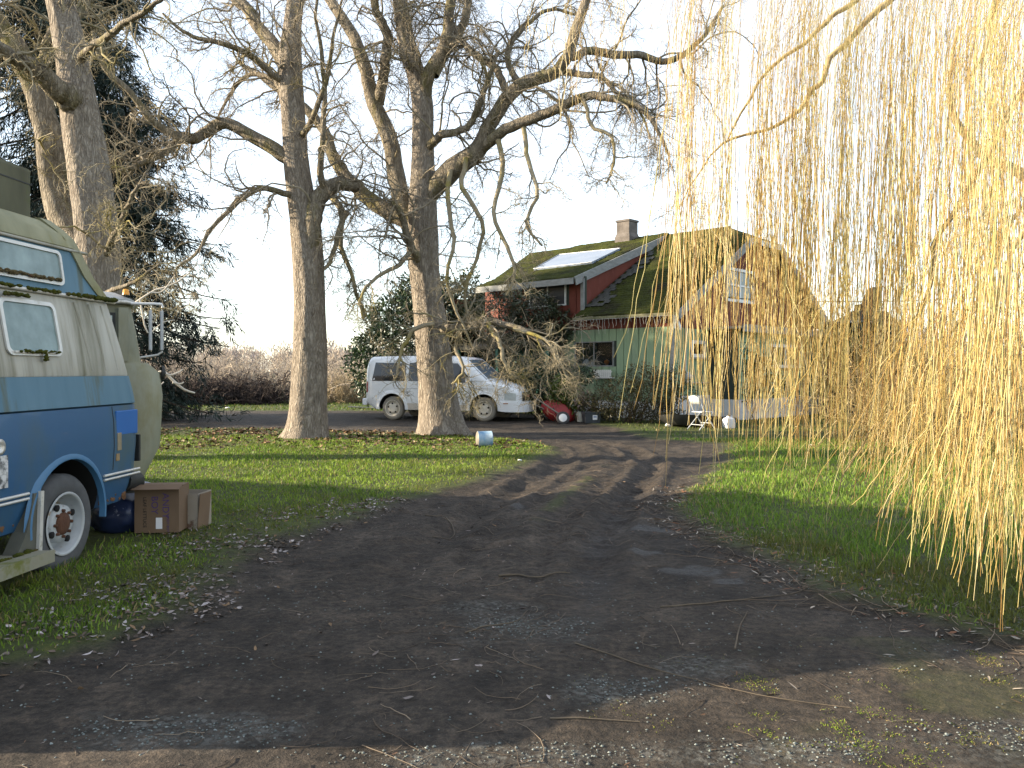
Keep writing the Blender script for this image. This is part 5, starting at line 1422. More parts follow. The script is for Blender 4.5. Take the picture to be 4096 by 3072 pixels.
def side_panel(name, poly, m, out=.006, parent=None, sgn=-1, sub=6):
    """panel laid on the body side: polygon of (x, z)"""
    n_ = len(poly)
    cx = sum(p[0] for p in poly) / n_; cz = sum(p[1] for p in poly) / n_
    ring = []
    for i in range(n_):
        a, b = poly[i], poly[(i + 1) % n_]
        for k in range(sub): ring.append((a[0] + (b[0] - a[0]) * k / sub, a[1] + (b[1] - a[1]) * k / sub))
    V = [(cx, sgn * (HWF(cx, cz) + out), cz)]
    for s in (.33, .66, 1.0):
        V += [(cx + (x - cx) * s, sgn * (HWF(cx + (x - cx) * s, cz + (z - cz) * s) + out), cz + (z - cz) * s) for x, z in ring]
    N = len(ring)
    fs_ = [(0, 1 + i, 1 + (i + 1) % N) for i in range(N)]
    for r_ in range(2): fs_ += [(1 + r_ * N + i, 1 + (r_ + 1) * N + i, 1 + (r_ + 1) * N + (i + 1) % N, 1 + r_ * N + (i + 1) % N) for i in range(N)]
    return MB().add(V, fs_, True).build(name, m, parent or MV)
for sg in (-1, 1):
    side_panel('window', [(-.66, 1.14), (.42, 1.14), (.42, 1.66), (-.58, 1.68)], VGL, sgn=sg)
    side_panel('window', [(.52, 1.14), (1.36, 1.13), (1.36, 1.67), (.52, 1.67)], VGL, sgn=sg)
    side_panel('window', [(1.48, 1.10), (2.50, 1.09), (2.42, 1.22), (2.03, 1.65), (1.48, 1.67)], VGL, sgn=sg)
    side_panel('sill', [(.43, .31), (2.40, .31), (2.40, .46), (.43, .50)], VDIRT, sgn=sg)
    for x0, x1 in ((-.78, 1.40), (1.43, 2.68), (2.70, 3.35)):
        MB().tube([(x0, sg * (HWF(x0, .93) + .004), .93), ((x0 + x1) / 2, sg * (HWF((x0 + x1) / 2, .93) + .004), .93), (x1, sg * (HWF(x1, .92) + .004), .92)], .006, 5).build('moulding', METAL, MV)
    for xd in (.47, 1.42, 2.62): MB().tube([(xd, sg * (HWF(xd, z) + .0015), z) for z in (.45, .8, 1.08)], .003, 4).build('door_gap', BLACKP, MV)
    MB().box((1.56, sg * (HWF(1.5, .90) + .012), .86), (.05, .03, .13)).build('door_handle', BLACKP, MV)
    mr = MB().box((2.42, sg * (HWF(2.4, 1.2) + .13), 1.17), (.10, .20, .15), bev=.03).build('mirror', VW, MV)
    side_panel('tail_lamp', [(-.875, .80), (-.815, .80), (-.805, 1.12), (-.865, 1.12)], mat('red_lens', (0.35, 0.02, 0.015), rough=.25), .012, sgn=sg)
    # arch lips
    for xw in (0, WB):
        lip = []
        for k in range(19):
            a = R(-6 + 192 * k / 18); cx, cz = xw + .42 * math.cos(a), .36 + .42 * math.sin(a); ox, oz = xw + .49 * math.cos(a), .36 + .49 * math.sin(a)
            lip.append([(cx, sg * (HWF(cx, cz) - .03), cz), (cx, sg * (HWF(cx, cz) + .022), cz), (ox, sg * (HWF(ox, oz) + .016), oz), (ox + .03 * math.cos(a), sg * (HWF(ox, oz) - .005), oz + .03 * math.sin(a))])
        autosmooth(MB().loft(lip).build('arch_lip', VW, MV), 60)
    # headlamp
    hl = side_panel('headlight', [(3.44, .62), (3.76, .60), (3.76, .80), (3.47, .84)], mat('clouded_headlamp', (0.36, 0.40, 0.40), (0.50, 0.54, 0.54), scale=9, rough=.15, spec=.7), .014, sgn=sg)
# windshield
ws = []
for t in np.linspace(0, 1, 6):
    x = 2.26 + (2.90 - 2.26) * t; z = ZT(x) + .012 - 0
    hw_ = .74 + .12 * t
    ws.append([(x + .012 * (1 - abs(s)), s * hw_, z - .03 * abs(s) ** 3 + .008) for s in np.linspace(-1, 1, 9)])
vs_ = [p for r_ in ws for p in r_]
fs_ = [(i * 9 + j, i * 9 + j + 1, (i + 1) * 9 + j + 1, (i + 1) * 9 + j) for i in range(5) for j in range(8)]
MB().add(vs_, fs_, True).build('windshield', VGL2, MV)
MB().box((3.835, 0, .70), (.06, 1.0, .26), bev=.02).build('grille', BLACKP, MV)
MB().box((3.875, 0, .72), (.012, .26, .07)).build('emblem', mat('red_badge', (0.40, 0.03, 0.04), rough=.4), MV)
MB().box((3.86, 0, .565), (.07, 1.06, .03)).build('grille_trim', CHROME, MV)
bp = [[(3.30, -.955, z) for z in (.30, .56)] + [(3.30, -.90, z) for z in (.56, .30)], [(3.6, -.95, z) for z in (.28, .56)] + [(3.6, -.85, z) for z in (.56, .28)], [(3.86, -.83, z) for z in (.28, .56)] + [(3.78, -.78, z) for z in (.56, .28)],
      [(3.98, -.5, z) for z in (.27, .56)] + [(3.86, -.5, z) for z in (.56, .27)], [(3.98, .5, z) for z in (.27, .56)] + [(3.86, .5, z) for z in (.56, .27)], [(3.86, .83, z) for z in (.28, .56)] + [(3.78, .78, z) for z in (.56, .28)], [(3.6, .95, z) for z in (.28, .56)] + [(3.6, .85, z) for z in (.56, .28)], [(3.30, .955, z) for z in (.30, .56)] + [(3.30, .90, z) for z in (.56, .30)]]
autosmooth(MB().loft(bp).build('front_bumper', VW, MV), 40)
MB().box((3.5, -.958, .52), (.14, .012, .025)).build('side_marker', mat('amber_marker', (0.35, 0.15, 0.06), rough=.4), MV)
MB().box((-.94, 0, .52), (.16, 1.75, .20), bev=.03).build('rear_bumper', VW, MV)
RIMV = mat('dusty_rim', (0.50, 0.46, 0.38), (0.60, 0.56, 0.48), scale=5, rough=.7)
TYREV = mat('dust_coated_tyre', (0.17, 0.155, 0.13), (0.27, 0.25, 0.21), scale=4, rough=.9)
for xw in (0, WB):
    for sg in (-1, 1):
        wheel(MV, (xw, sg * .82, .345), .345, .21, RIMV, Matrix.Rotation(R(90 * -sg * -1) if sg < 0 else R(-90), 4, 'X') if False else Matrix.Rotation(R(90 if sg < 0 else -90), 4, 'X'), RIMV, 5, .027, dish=.35, rim_r=.66, tyre_m=TYREV)
# seats seen through the glass
for xq, yq in ((1.7, -.4), (1.7, .4), (.6, 0)):
    MB().box((xq, yq, 1.0), (.16, .5 if xq > 1 else 1.3, .7), Matrix.Rotation(R(-12), 3, 'Y'), bev=.05).build('seat', mat('pale_seat_cloth', (0.28, 0.29, 0.29), rough=.9) if xq > 1 and yq < 0 else BLACKP, MV)

# ------------------------------------------------------------------ weeping willow at the right
WL_BARK = mat('willow_bark', (0.20, 0.15, 0.08), (0.36, 0.28, 0.15), scale=5, rough=.85, stretch=(1, 1, .4), bump=.008)
WL = mat('golden_willow_shoot', (1, 1, 1), tint=True, rough=0.45, spec=.35)
def willow():
    base = Vector((8.3, 9.2, gz(8.3, 9.2)))
    off = np.array(base)
    root = empty('weeping_willow', base, 0, 'leafless weeping willow trailing golden shoots down the right side', 'tree')
    zs = np.linspace(-.2, 6.5, 24)
    P = np.stack([-.25 * np.sin(zs * .4), .1 * np.sin(zs * .7), zs], 1)
    link('trunk', trunk_mesh('trunk', P, np.linspace(.52, .22, 24), 22, flare=.4, ridge=.08), WL_BARK, root)
    limbs = [  # px, py, width px, depth
        ([(4500, 100, 110), (4250, -60, 90), (3950, -260, 70), (3560, -400, 50), (3100, -520, 34)], 8.0),
        ([(4350, 900, 60), (4096, 690, 56), (3980, 630, 50), (3880, 540, 42), (3810, 440, 34), (3800, 300, 26), (3830, 80, 18)], 8.6),
        ([(3700, -120, 40), (3560, 5, 36), (3460, 90, 34), (3380, 180, 32), (3310, 260, 30), (3285, 340, 28), (3230, 375, 28), (3190, 450, 24), (3120, 510, 20), (3020, 550, 16), (2900, 585, 13), (2830, 640, 10), (2760, 740, 8), (2700, 850, 6)], 6.2),
        ([(4300, 150, 44), (4096, 380, 36), (3990, 560, 32), (3900, 720, 30), (3830, 840, 28), (3740, 980, 26), (3730, 1100, 24), (3670, 1270, 20), (3560, 1350, 16), (3450, 1410, 12), (3380, 1470, 8)], 5.4),
        ([(3660, 1290, 16), (3590, 1460, 13), (3540, 1580, 11), (3480, 1720, 9), (3360, 1900, 7), (3330, 2030, 5)], 5.3),
        ([(4200, 700, 26), (4060, 860, 22), (3960, 1040, 18), (3900, 1200, 14), (3800, 1330, 10)], 5.0),
        ([(4300, 800, 30), (4096, 960, 26), (4000, 1180, 20), (3930, 1420, 15), (3850, 1700, 10), (3790, 1900, 6)], 4.6),
        ([(3540, -200, 34), (3450, -20, 30), (3330, 60, 26), (3230, 150, 22), (3090, 240, 18), (2980, 380, 14), (2900, 520, 10)], 6.8),
        ([(3100, -520, 36), (2800, -420, 28), (2500, -260, 20), (2300, -120, 14)], 7.4),
        ([(4200, -260, 60), (4050, -100, 46), (3990, 60, 36), (3960, 200, 26), (3900, 330, 18)], 7.2)]
    for lb, d in limbs:
        p, r = limb_poly(lb, d, 34)
        r = r * 0.72
        jit = np.cumsum(rng.normal(0, .006, p.shape), axis=0); jit -= jit[0]
        link('limb', trunk_mesh('limb', p + jit - off, r, 9, ridge=.08), WL_BARK, root)
    # hanging shoots, gathered in bundles: px centre, half width, depth, spread in depth, how many, top px, tip px mean, tip spread, fan
    bundles = [
        (2738, 16, 5.0, .2, 40, -400, 1640, 190, 95), (2715, 30, 5.6, .5, 6, -400, 900, 400, 20), (2650, 60, 6.4, .8, 8, -400, 560, 330, 20),
        (2480, 60, 7.2, .6, 12, -300, 330, 160, 15), (2290, 60, 7.4, .6, 9, -250, 420, 150, 12), (2160, 60, 7.4, .6, 7, -250, 300, 130, 12), (2370, 20, 7.4, .3, 6, -250, 260, 120, 15),
        (2800, 24, 5.4, .5, 9, -400, 1500, 260, 45), (2850, 30, 5.8, .6, 12, -400, 1350, 300, 30), (2896, 12, 5.2, .3, 21, -400, 1740, 190, 40), (2945, 12, 5.3, .3, 12, -400, 1700, 220, 35), (3000, 22, 5.6, .4, 6, -400, 1560, 330, 30),
        (3038, 16, 5.4, .4, 26, -400, 1720, 170, 40), (3085, 18, 5.3, .4, 26, -400, 1740, 160, 40), (3140, 22, 5.6, .5, 23, -400, 1690, 220, 40), (3180, 14, 5.5, .4, 26, -400, 1720, 160, 40), (3232, 16, 5.2, .4, 46, -400, 1760, 160, 40),
        (3290, 24, 6.0, .6, 18, -400, 1660, 220, 40), (3372, 14, 5.2, .3, 51, -400, 1780, 130, 45), (3430, 30, 5.8, .6, 18, -400, 1700, 220, 50), (3520, 30, 5.4, .6, 37, -400, 1790, 170, 55),
        (3585, 30, 5.2, .6, 44, -400, 1830, 170, 60), (3660, 40, 5.4, .8, 37, -400, 1850, 190, 60), (3740, 45, 4.9, .8, 29, -400, 1950, 220, 75), (3820, 45, 4.7, .8, 27, -400, 2000, 230, 80),
        (3890, 45, 4.5, .8, 33, -400, 2080, 240, 80), (3960, 45, 4.3, .7, 37, -400, 2150, 230, 80), (4040, 50, 4.1, .7, 41, -400, 2200, 220, 80), (4130, 70, 4.1, .8, 37, -400, 2200, 220, 80), (4260, 90, 4.3, 1, 29, -400, 2150, 220, 80),
        # shoots fanning out low down, from the limbs that reach into the picture
        (3500, 60, 5.3, .4, 16, 1330, 1850, 120, 70), (3640, 60, 5.2, .5, 21, 1250, 1900, 130, 90), (3780, 70, 4.9, .6, 24, 1250, 2030, 150, 100), (3930, 80, 4.6, .6, 28, 1150, 2150, 170, 120), (4060, 80, 4.4, .6, 24, 1000, 2200, 170, 130),
        (3300, 120, 5.0, .5, 8, 900, 1700, 200, 130), (3600, 140, 4.9, .5, 16, 800, 1750, 220, 190), (3850, 140, 4.6, .5, 21, 700, 1850, 250, 230),
        # thin veil farther back and above
        (2960, 260, 7.6, 1.2, 22, -400, 640, 380, 30), (3300, 330, 8.2, 1.4, 49, -400, 700, 420, 30), (3700, 380, 7.4, 1.3, 75, -400, 900, 480, 40), (4000, 260, 6.2, 1.2, 66, -400, 1100, 480, 50), (3700, 400, 8.6, 1.3, 52, -400, 1450, 320, 40),
        (3880, 300, 6.8, 1.1, 59, -400, 1700, 250, 60)]
    npt = 18
    PP, RR, TT = [], [], []
    for cx, hw, d, dd, n_, top, tip, tsp, fan in bundles:
        n_ = int(n_)
        px0 = cx + rng.normal(0, hw * .55, n_); dep = d + rng.uniform(-dd, dd, n_)
        ty = tip + rng.normal(0, tsp * .6, n_) ; tp = top + rng.uniform(0, 260, n_)
        ty = np.maximum(ty, tp + 250)
        px1 = px0 + rng.normal(-fan * .45, fan, n_) * np.minimum(1, (ty - tp) / 1500)
        px1 = np.where(top > 0, px0 - np.abs(rng.normal(fan * .9, fan, n_)), px1)
        s = np.linspace(0, 1, npt)[None, :]
        px = px0[:, None] + (px1 - px0)[:, None] * s ** (1.3 if top > 0 else 2.2)
        py = tp[:, None] + (ty - tp)[:, None] * s
        X = (px - 2048) / F * dep[:, None]; Z = EYE - (py - HOR) / F * dep[:, None]
        Y = np.broadcast_to(dep[:, None], X.shape).copy()
        w = np.cumsum(rng.normal(0, .012, (n_, npt, 2)), axis=1); w += np.cumsum(rng.normal(0, .0016, (n_, 1, 2)) * np.ones((1, npt, 1)), axis=1)
        # arch over at the top before falling
        arch = np.exp(-s * 9) * rng.uniform(.05, .35, (n_, 1))
        X = X + w[..., 0] + arch; Y = Y + w[..., 1]
        Z = Z - np.exp(-s * 14) * .05
        gzv = height(X[:, -1], Y[:, -1]) + .03
        Z = np.maximum(Z, gzv[:, None] + .02 * (1 - s))
        PP.append(np.stack([X, Y, Z], -1))
        r0 = rng.uniform(.0016, .0032, n_)[:, None] * np.concatenate([np.linspace(.30, 1.1, npt - 6), np.linspace(1.05, .55, 6)])[None, :]
        RR.append(r0)
        base_c = np.array([(0.58, 0.46, 0.18), (0.48, 0.35, 0.11), (0.64, 0.54, 0.29), (0.31, 0.18, 0.05), (0.53, 0.47, 0.18), (0.39, 0.26, 0.08)])[rng.integers(0, 6, n_)]
        TT.append(base_c * rng.uniform(.75, 1.1, (n_, 1)))
    P = np.concatenate(PP); Rr = np.concatenate(RR); T = np.concatenate(TT)
    V, Q = tubes(P - off, Rr, 3)
    me = np_mesh('shoots', V, Q, smooth=True, tint=np.repeat(T, npt * 3, axis=0))
    link('shoots', me, WL, root)['kind'] = 'stuff'
    # finer side shoots and buds
    S, SR = sprout(P, Rr, 2, (.2, .7), 8, (12, 40), .16, .08, (.05, .8), .6, .0012, .0022, lenfall=.2)
    V, Q = tubes(S - off, SR, 3)
    link('side_shoots', np_mesh('side_shoots', V, Q, tint=np.repeat(np.repeat(T, 2, axis=0) * .9, 8 * 3, axis=0)), WL, root)['kind'] = 'stuff'
    n_b = 6000
    pi = rng.integers(0, len(P), n_b); tj = rng.uniform(0, npt - 1.01, n_b); i = tj.astype(int); f = (tj - i)[:, None]
    bp_ = P[pi, i] * (1 - f) + P[pi, i + 1] * f
    V, Q = leaves(bp_ - off, nrm(rng.normal(0, .5, (n_b, 3)) + np.array([0, 0, -.6])), .018, .005, .1)
    link('buds', np_mesh('buds', V, Q, tint=np.repeat(T[pi] * .6, 4, axis=0)), WL, root)['kind'] = 'stuff'
willow()

# ------------------------------------------------------------------ shrubs, thickets, far tree line
LEAFM = mat('evergreen_leaf', (1, 1, 1), tint=True, rough=0.38, spec=.5, trans=.15)
DRYM = mat('dry_stem', (1, 1, 1), tint=True, rough=.85, spec=.15)
def shrub(name, px, d, blobs, n_, L, W, cols, label, cat='shrub', stems=10, stem_c=(0.06, 0.045, 0.03), shell=.55, group=None, down=0.2):
    """leafy shrub: blobs are ellipsoids (px, py, rx px, ry px, depth offset, depth radius m) filled with single leaves"""
    x = (px - 2048) / F * d
    base = Vector((x, d, gz(x, d)))
    root = empty(name, base, 0, label, cat, group)
    off = np.array(base)
    vol = np.array([b[2] * b[3] for b in blobs], float); cnt = (n_ * vol / vol.sum()).astype(int)
    Ps, Ds = [], []
    for b, c in zip(blobs, cnt):
        ce = np.array(at(b[0], b[1], d + b[4])); k = (d + b[4]) / F
        u = nrm(rng.normal(size=(c, 3))); r_ = rng.uniform(shell ** 3, 1, c) ** (1 / 3)
        lump = 1 + .22 * np.sin(u[:, 0] * 7 + b[0]) * np.sin(u[:, 2] * 6 + b[1]) + .12 * np.sin(u[:, 1] * 13)
        P = ce + u * (r_ * lump)[:, None] * np.array([b[2] * k, b[5], b[3] * k])
        Ps.append(P); Ds.append(u * .7 + rng.normal(0, .6, (c, 3)) + np.array([0, 0, -down]))
    P = np.concatenate(Ps); D = np.concatenate(Ds)
    gzz = height(P[:, 0], P[:, 1])
    k = P[:, 2] > gzz + .03
    P, D = P[k], D[k]; N = len(P)
    V, Q = leaves(P - off, D, rng.uniform(L[0], L[1], N), rng.uniform(W[0], W[1], N), .2)
    c = np.asarray(cols)[rng.integers(0, len(cols), N)] * rng.uniform(.7, 1.25, (N, 1))
    o = link('foliage', np_mesh('foliage', V, Q, tint=np.repeat(c, 4, axis=0)), LEAFM, root); o['kind'] = 'stuff'
    tg = P[rng.integers(0, N, stems)]
    s0 = np.stack([x + rng.normal(0, .15, stems), d + rng.normal(0, .15, stems), np.full(stems, base.z - .05)], 1)
    t = np.linspace(0, 1, 7)[None, :, None]
    S = s0[:, None] * (1 - t) + tg[:, None] * t
    S = S + np.sin(t * np.pi) * rng.normal(0, .12, (stems, 1, 3))
    V, Q = tubes(S - off, np.full((stems, 7), .016) * np.linspace(1, .3, 7)[None, :], 5)
    link('stems', np_mesh('stems', V, Q, tint=np.array(stem_c)), DRYM, root)['kind'] = 'stuff'
    return root
DKG = [(0.014, 0.030, 0.012), (0.022, 0.045, 0.016), (0.030, 0.058, 0.020)]
shrub('laurel_bush', 1640, 29.5, [(1610, 1360, 170, 190, 0, 1.6), (1500, 1450, 110, 150, .2, 1.2), (1720, 1250, 130, 150, .3, 1.4), (1850, 1280, 140, 190, .6, 1.4), (1680, 1180, 110, 90, .4, 1.2), (1560, 1270, 90, 90, .2, 1.0), (1940, 1400, 120, 170, .4, 1.3)],
      15000, (.14, .26), (.05, .09), DKG, 'big dark evergreen bush behind the white minivan', stems=16)
shrub('porch_creeper', 2170, 25.6, [(2130, 1230, 110, 70, .2, .9), (2080, 1330, 130, 70, 0, .7), (2220, 1290, 80, 60, -.1, .6), (2020, 1250, 90, 80, .3, .7), (2240, 1335, 50, 30, -.2, .4)],
      6000, (.10, .22), (.03, .05), [(0.016, 0.030, 0.010), (0.03, 0.042, 0.014), (0.05, 0.05, 0.025)], 'dark creeper heaped over the porch roof by the red dormer wall', stems=14)
shrub('evergreen_shrub', 2180, 23.6, [(2170, 1540, 80, 80, 0, .6), (2120, 1560, 70, 80, .2, .6), (2250, 1500, 80, 50, .1, .5), (2330, 1500, 50, 35, .1, .4), (2080, 1490, 60, 70, .4, .5)],
      4200, (.09, .2), (.03, .06), DKG, 'dark green shrub between the minivan and the kitchen window', stems=10)
shrub('yellow_shrub', 2265, 22.9, [(2260, 1555, 62, 52, 0, .4), (2300, 1600, 50, 50, 0, .35), (2225, 1590, 40, 45, 0, .3)],
      2200, (.07, .15), (.03, .06), [(0.07, 0.10, 0.012), (0.11, 0.13, 0.015), (0.05, 0.08, 0.015)], 'yellow-green shrub behind the red wheelbarrow', stems=8)
shrub('flowering_shrub', 2330, 22.6, [(2345, 1610, 42, 42, 0, .3)], 600, (.06, .11), (.035, .06), [(0.11, 0.075, 0.06), (0.16, 0.12, 0.10), (0.05, 0.07, 0.02)], 'withered hydrangea with brown flower heads right of the yellow shrub', stems=8)
shrub('bronze_shrub', 2520, 22.2, [(2480, 1590, 110, 90, 0, .5), (2580, 1600, 100, 110, .1, .5), (2420, 1620, 60, 70, 0, .4), (2660, 1560, 60, 90, -.1, .4), (2560, 1500, 70, 50, 0, .4), (2630, 1640, 70, 50, 0, .4)],
      7000, (.05, .10), (.02, .038), [(0.075, 0.06, 0.018), (0.05, 0.05, 0.015), (0.11, 0.085, 0.02), (0.03, 0.03, 0.012)], 'bronze-leaved shrub against the green front wall', stems=26)
shrub('corner_creeper', 2700, 22.2, [(2700, 1520, 55, 60, 0, .3), (2735, 1560, 45, 40, -.1, .25), (2690, 1620, 35, 60, 0, .25), (2720, 1660, 25, 20, 0, .2)],
      1100, (.05, .10), (.02, .04), [(0.07, 0.075, 0.02), (0.11, 0.10, 0.02), (0.04, 0.05, 0.015)], 'thin creeper climbing the house corner beside the meter', stems=10)
shrub('climbing_plant', 2990, 24.2, [(2970, 1450, 50, 70, 0, .35), (3050, 1480, 60, 60, .1, .35), (2960, 1560, 40, 70, 0, .3), (3090, 1540, 50, 40, .1, .3)],
      1900, (.09, .18), (.04, .07), DKG, 'dark climbing plant in front of the gable extension window', stems=9)
shrub('ivy_mass', 3430, 25.6, [(3400, 1420, 70, 110, 0, .5), (3440, 1560, 90, 120, 0, .5), (3520, 1420, 100, 110, .2, .5), (3480, 1320, 60, 60, 0, .4), (3600, 1520, 120, 130, .2, .6)],
      6500, (.09, .16), (.06, .11), [(0.012, 0.032, 0.010), (0.02, 0.05, 0.014), (0.03, 0.065, 0.018)], 'ivy smothering the dark shed behind the willow', stems=8)
# brushwood: bare twiggy bushes
def brush(name, spots, cols, label, cat, hgt, nst=26, wide=.9, thick=.012, kind=None, twn=5):
    S0, H_, off = [], [], None
    for x, y, s in spots:
        zz = gz(x, y) - .05
        S0 += [(x + random.gauss(0, .25 * wide * s), y + random.gauss(0, .25 * wide * s), zz) for _ in range(nst)]; H_ += [hgt * s] * nst
    S0 = np.array(S0); H_ = np.array(H_) * rng.uniform(.55, 1.15, len(S0)); M = len(S0)
    D = nrm(np.stack([rng.normal(0, .42 * wide, M), rng.normal(0, .42 * wide, M), np.ones(M)], 1))
    P = np.empty((M, 8, 3)); P[:, 0] = S0
    for j in range(1, 8):
        D = nrm(D + rng.normal(0, .16, (M, 3)) + np.array([0, 0, -.05]))
        P[:, j] = P[:, j - 1] + D * (H_ / 7)[:, None]
    Rr = np.full((M, 8), thick) * np.linspace(1, .4, 8)[None, :]
    B, BR = sprout(P, Rr, twn, (.25 * hgt, .55 * hgt), 6, (25, 70), .05, .2, (.2, 1), .8, thick * .45, thick)
    C_, CR = sprout(B, BR, 2, (.10 * hgt, .3 * hgt), 4, (25, 70), .03, .25, (.2, 1), .8, thick * .4, thick)
    V, Q = join([tubes(P, Rr, 3), tubes(B, BR, 3), tubes(C_, CR, 3)])
    cc = np.asarray(cols)
    T = np.concatenate([np.repeat(cc[rng.integers(0, len(cc), len(a))] * rng.uniform(.7, 1.2, (len(a), 1)), a.shape[1] * 3, axis=0) for a in (P, B, C_)])
    o = link(name, np_mesh(name, V, Q, tint=T), DRYM)
    return tag(o, label, cat, kind='stuff')
GB = [(0.30, 0.26, 0.22), (0.38, 0.33, 0.27), (0.24, 0.205, 0.18), (0.42, 0.36, 0.28)]
sp = [((px - 2048) / F * d, d, s) for px, d, s in [(random.uniform(480, 1440), random.uniform(38, 47), random.uniform(.75, 1.15)) for _ in range(46)]]
brush('bramble_thicket', sp, GB, 'grey-brown bare thicket along the far side of the lawn', 'thicket', 2.9, nst=18, wide=1.2, thick=.022, twn=4)
sp = [((px - 2048) / F * d, d, random.uniform(.6, 1)) for px, d in [(random.uniform(560, 1090), random.uniform(36, 38.5)) for _ in range(34)]]
brush('bramble_heap', sp, [(0.045, 0.035, 0.032), (0.07, 0.055, 0.05), (0.03, 0.025, 0.024)], 'dark heap of brambles at the lawn edge left of the pale trunk', 'brambles', 1.7, nst=20, wide=1.6, thick=.03, twn=4)
sp = [((px - 2048) / F * d, d, random.uniform(.7, 1.1)) for px, d in [(random.uniform(1290, 1560), random.uniform(37, 41)) for _ in range(26)]]
brush('dry_reeds', sp, [(0.42, 0.34, 0.22), (0.34, 0.27, 0.17), (0.5, 0.42, 0.28)], 'tall straw-coloured dry grass between the two trunks', 'dry grass', 1.6, nst=30, wide=.35, thick=.014, twn=1)
sp = [((px - 2048) / F * d, d, random.uniform(.7, 1.2)) for px, d in [(random.uniform(3480, 4250), random.uniform(15, 24)) for _ in range(44)]]
brush('dry_brushwood', sp, [(0.36, 0.27, 0.13), (0.28, 0.20, 0.10), (0.44, 0.34, 0.18), (0.2, 0.14, 0.08)], 'tan brushwood behind the willow shoots at the right edge', 'brushwood', 2.6, nst=13, wide=1.0, thick=.012, twn=4)
# far tree line: loose clouds of twig-sized faces standing on trunks
def treeline(name, xs_, d0, d1, h0, h1, cols, label, n_tree, seed):
    r2 = np.random.default_rng(seed)
    tx = r2.uniform(xs_[0], xs_[1], n_tree); ty = r2.uniform(d0, d1, n_tree); th = r2.uniform(h0, h1, n_tree)
    per = 330
    u = r2.normal(size=(n_tree, per, 3)); u = u / np.linalg.norm(u, axis=2, keepdims=True) * r2.uniform(.2, 1, (n_tree, per, 1)) ** .5
    P = np.stack([tx[:, None] + u[..., 0] * th[:, None] * .42, ty[:, None] + u[..., 1] * th[:, None] * .4, th[:, None] * (.52 + .48 * u[..., 2])], -1).reshape(-1, 3)
    D = nrm(r2.normal(0, .5, P.shape) + np.array([0, 0, .8]))
    N = len(P)
    V, Q = leaves(P, D, r2.uniform(.5, 1.7, N), r2.uniform(.07, .17, N), .1)
    ct = np.asarray(cols)[r2.integers(0, len(cols), n_tree)]
    c = np.repeat(np.repeat(ct, per, axis=0) * r2.uniform(.75, 1.2, (N, 1)), 4, axis=0)
    o = link(name, np_mesh(name, V, Q, tint=c), DRYM)
    return tag(o, label, 'tree line', kind='stuff')
FARC = [(0.30, 0.26, 0.24), (0.36, 0.30, 0.27), (0.26, 0.24, 0.24), (0.40, 0.33, 0.27)]
treeline('far_woods', (-110, 6), 120, 165, 4.5, 7.2, FARC, 'hazy grey-pink line of leafless woods on the horizon at left', 150, 5)
treeline('far_woods', (26, 130), 95, 130, 6.0, 11.5, FARC, 'pale leafless woods on the horizon behind the willow', 130, 6)
treeline('far_woods', (-20, 40), 150, 190, 4.5, 7.0, FARC, 'leafless woods far behind the house', 60, 8)

# ------------------------------------------------------------------ small things around the yard
CARD = mat('cardboard', (0.115, 0.074, 0.045), (0.145, 0.096, 0.06), scale=3, rough=.85)
CARD2 = mat('stained_cardboard', (0.22, 0.19, 0.15), (0.28, 0.245, 0.20), scale=2, rough=.85, c3=(0.10, 0.055, 0.035), s3=1.6, t3=.58, w3=.05)
def text(body, parent, loc, rot, size, m, name='lettering', xs=1.0):
    cu = bpy.data.curves.new(name, 'FONT'); cu.body = body; cu.size = size; cu.extrude = .0008; cu.align_x = 'CENTER'; cu.align_y = 'CENTER'
    dg_o = bpy.data.objects.new(name, cu); COL.objects.link(dg_o)
    bpy.context.view_layer.update()
    me = bpy.data.meshes.new_from_object(dg_o.evaluated_get(bpy.context.evaluated_depsgraph_get()))
    bpy.data.objects.remove(dg_o)
    o = link(name, me, m, parent); o.location = loc; o.rotation_euler = rot; o.scale = (xs, 1, 1)
    return o
INKP = mat('purple_ink', (0.055, 0.03, 0.11), rough=.8)
INKB = mat('black_ink', (0.012, 0.010, 0.010), rough=.8)
PAPER = mat('white_paper', (0.62, 0.62, 0.64), rough=.8)
